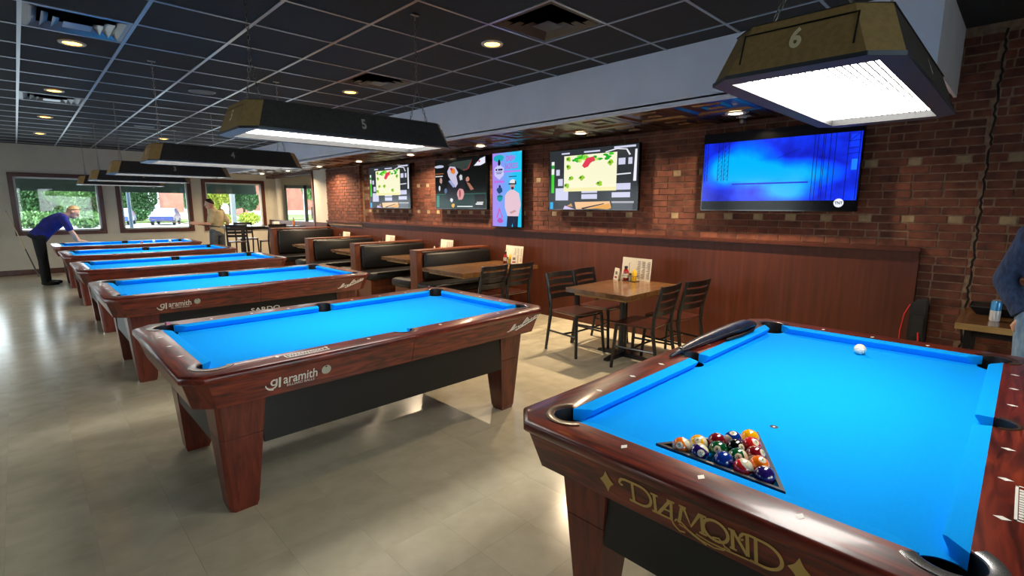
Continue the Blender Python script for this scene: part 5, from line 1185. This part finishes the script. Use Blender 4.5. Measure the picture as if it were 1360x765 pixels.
BARK = noise_mat('bark', [(0.3, rgb(60, 46, 36)), (0.7, rgb(90, 72, 56))], 6, (4, 4, 1), 0.9)
def leafblob(mb, c, r, n, s, rr):
    for _ in range(n):
        v = V(rr.gauss(0, 1), rr.gauss(0, 1), rr.gauss(0, 1)).normalized(); k = rr.uniform(0.65, 1.05); p = V(c[0] + v.x * r[0] * k, c[1] + v.y * r[1] * k, c[2] + v.z * r[2] * k)
        a = V(rr.gauss(0, 1), rr.gauss(0, 1), rr.gauss(0, 1)).normalized(); b = a.cross(V(0.3, 0.5, 0.8)).normalized(); q = s * rr.uniform(0.6, 1.3)
        mb.poly([p - a * q, p + b * q * 0.5, p + a * q, p - b * q * 0.5])
def bush(x, y, r, h, label, lm=1, n=700, seed=1, grp='clipped bushes across the car park'):
    t = thing('bush', label, 'bush', (x, y, ZG + (0.16 if y > 60 else 0)), 0, grp); mb = MB(); rr = random.Random(seed); leafblob(mb, (0, 0, h * 0.5), (r, r, h * 0.5), n, r * 0.13, rr); leafblob(mb, (0, 0, h * 0.5), (r * 0.7, r * 0.7, h * 0.36), n // 2, r * 0.16, rr)
    stuff(mb.build('leaves', LEAF[lm], t, fix=False)); MB().tube([(0, 0, 0), (0, 0, h * 0.4)], r * 0.08, 6).build('stem', BARK, t)
def tree(x, y, r, h, label, lm=0, n=1500, seed=1):
    t = thing('tree', label, 'tree', (x, y, ZG), 0, 'trees behind the car park'); mb = MB(); rr = random.Random(seed)
    for k in range(6): leafblob(mb, (rr.uniform(-0.5, 0.5) * r, rr.uniform(-0.5, 0.5) * r, h * rr.uniform(0.35, 0.8)), (r * 0.6, r * 0.6, h * 0.28), n // 4, r * 0.1, rr)
    stuff(mb.build('crown', LEAF[lm], t, fix=False)); MB().tube([(0, 0, 0), (0.1, 0, h * 0.6)], [r * 0.08, r * 0.04], 8).build('trunk', BARK, t)
bush(0.9, 52, 1.35, 1.25, 'round bush at the left in the first window', seed=2); bush(3.75, 50, 1.1, 1.25, 'round bush behind the leaning man in the first window', seed=3)
bush(13.1, 50, 0.8, 1.0, 'small round bush in the third window, left of the post', 2, seed=4); bush(15.2, 50, 0.9, 1.1, 'small round bush in the third window, right of the post', 2, seed=5)
bush(3.2, 63, 1.2, 1.2, 'low bush below the hedge in the first window', 0, seed=6); bush(8.6, 63, 1.2, 1.2, 'low bush below the hedge seen in the second window', 0, seed=7)
for k, (x, y, r, h, lm, lb) in enumerate(((0.0, 72, 1.9, 6.0, 0, 'dark tree at the left side of the first window'), (3.9, 71, 1.8, 5.5, 1, 'lighter tree in the middle of the first window'), (7.6, 74, 1.8, 7.0, 0, 'dark tree between the first and second windows'), (11.3, 80, 1.8, 7.5, 0, 'dark tree left of the brick pillar'),
        (16.4, 78, 1.7, 7.0, 1, 'mid green tree right of the brick pillar'), (20.6, 80, 1.9, 6.5, 2, 'yellow-green tree behind the grey post in the third window'), (24.9, 84, 2.0, 6.0, 0, 'dark tree left of the low brick building'), (29.5, 108, 2.4, 10.0, 0, 'tall tree behind the low brick building'), (34.5, 80, 2.4, 8.0, 1, 'tree seen through the lobby glass door'))):
    tree(x, y, r * 1.12, h, lb, lm, 6000, 20 + k)
for x0_, x1_, yh, hh, lb in ((-4.0, 7.4, 76.5, 4.6, 'long green hedge filling the first window'), (8.2, 12.2, 86.0, 5.0, 'green hedge beyond the trees in the second window')):
    t = thing('hedge', lb, 'hedge', (x0_, yh, ZG), 0, 'hedges'); mb = MB(); rr = random.Random(5); n_ = int((x1_ - x0_) / 0.9)
    for k in range(n_): leafblob(mb, (0.45 + k * 0.9, rr.uniform(-0.2, 0.2), hh * 0.5), (0.75, 0.8, hh * 0.52), 700, 0.17, rr)
    stuff(mb.build('foliage', LEAF[1], t, fix=False)); MB().box(0.2, x1_ - x0_ - 0.2, -0.3, 0.3, 0, hh * 0.85).build('inner_branches', BARK, t)
def car(x, y, rz, c, label):
    t = thing('car', label, 'car', (x, y, ZG), rz, 'parked cars'); CP = mat('car_paint_%d_%d_%d' % c, rgb(*c), 0.25, 0.2, 0.8)
    side = [(-2.2, 0.35), (-2.25, 0.75), (-1.7, 0.95), (-0.95, 1.02), (-0.45, 1.45), (0.9, 1.48), (1.6, 1.0), (2.15, 0.92), (2.25, 0.5), (2.15, 0.3)]
    rings = [[(px, yv * (1 if pz < 1.05 else 0.82), pz) for px, pz in side] for yv in (-0.88, 0.88)]; MB().loft(rings).build('body', CP, t, bevel=0.05, smooth=True)
    for s in (-1, 1): MB().poly([(-0.8, s * 0.865, 1.04), (-0.42, s * 0.735, 1.4), (0.85, s * 0.735, 1.42), (1.4, s * 0.865, 1.02)]).build('side_glass', BLACKR, t, fix=False)
    for wx_ in (-1.4, 1.4):
        for s in (-1, 1): MB().lathe([(0.0, -0.1), (0.30, -0.1), (0.33, 0), (0.30, 0.1), (0, 0.1)], 18, (wx_, s * 0.80, 0.33), axis='y').build('wheel', BLACKR, t, smooth=True)
car(6.6, 57, 1.3, (60, 84, 150), 'blue parked car in the first window'); car(9.6, 54.5, 1.25, (40, 56, 120), 'dark blue parked car in the second window')
# building across the lot
RB = noise_mat('red_facade', [(0.3, rgb(150, 96, 82)), (0.7, rgb(176, 118, 102))], 1.0, rough=0.9)
t = thing('building', 'low red brick building across the car park', 'building', (19, 92, ZG))
MB().box(9, 30, 0, 8, 0, 5.2).build('wall', RB, t); MB().box(8.8, 30.2, -0.25, 8, 5.2, 5.6).build('parapet', flat(206, 200, 188), t); MB().box(8.9, 30, -0.1, 0, 0, 0.9).build('plinth', flat(206, 196, 180), t)
t = thing('sign_pillar', 'square red brick pillar across the car park in the second window', 'pillar', (13.4, 72, ZG))
MB().box(-1.05, 1.05, -1, 1, 0, 5.4).build('shaft', RB, t); MB().box(-1.25, 1.25, -1.2, 1.2, 0, 0.9).build('plinth', flat(206, 196, 180), t); MB().box(-1.3, 1.3, -1.3, 1.3, 5.4, 5.9).build('coping', flat(206, 200, 188), t)
t = thing('awning_post', 'grey post outside the third window', 'post', (4.85, 17.4, ZG)); MB().box(-0.06, 0.06, -0.06, 0.06, 0, 2.6).build('post_shaft', flat(140, 152, 160, 0.4), t); MB().box(-0.1, 0.1, -0.1, 0.1, 0, 0.03).build('base_plate', flat(120, 130, 138), t)
t = thing('lamp_post', 'slim dark post outside the second window', 'post', (2.35, 18.2, ZG)); MB().lathe([(0.05, 0), (0.045, 3)], 12).build('pole', flat(60, 80, 100, 0.4), t, smooth=True); MB().lathe([(0.1, 0), (0.1, 0.2), (0.05, 0.3)], 12).build('base', flat(60, 80, 100, 0.4), t, smooth=True)
for n, x in enumerate(wx):
    t = thing('awning', ['dark green awning outside the leftmost hidden window', 'dark green awning outside the second hidden window', 'dark green awning just left of the first visible window', 'dark green awning outside the first visible window', 'dark green awning outside the middle visible window', 'dark green awning outside the window by the lobby opening'][n], 'awning', (x + WW / 2, YF + 0.16, 0), 0, 'awnings over the windows')
    AW = mat('awning_green', rgb(38, 56, 52), 0.8)
    MB().hexa([(-0.85, 0, 2.75), (0.85, 0, 2.75), (0.85, 0.75, 2.25), (-0.85, 0.75, 2.25), (-0.85, 0, 2.765), (0.85, 0, 2.765), (0.85, 0.75, 2.265), (-0.85, 0.75, 2.265)]).build('canopy', AW, t)
    MB().box(-0.85, 0.85, 0.735, 0.75, 1.87, 2.26).build('valance', AW, t)
    for s in (-0.84, 0.84): MB().tube([(s, 0, 2.2), (s, 0.74, 2.24)], 0.012, 6).build('arm', BLACKM, t)
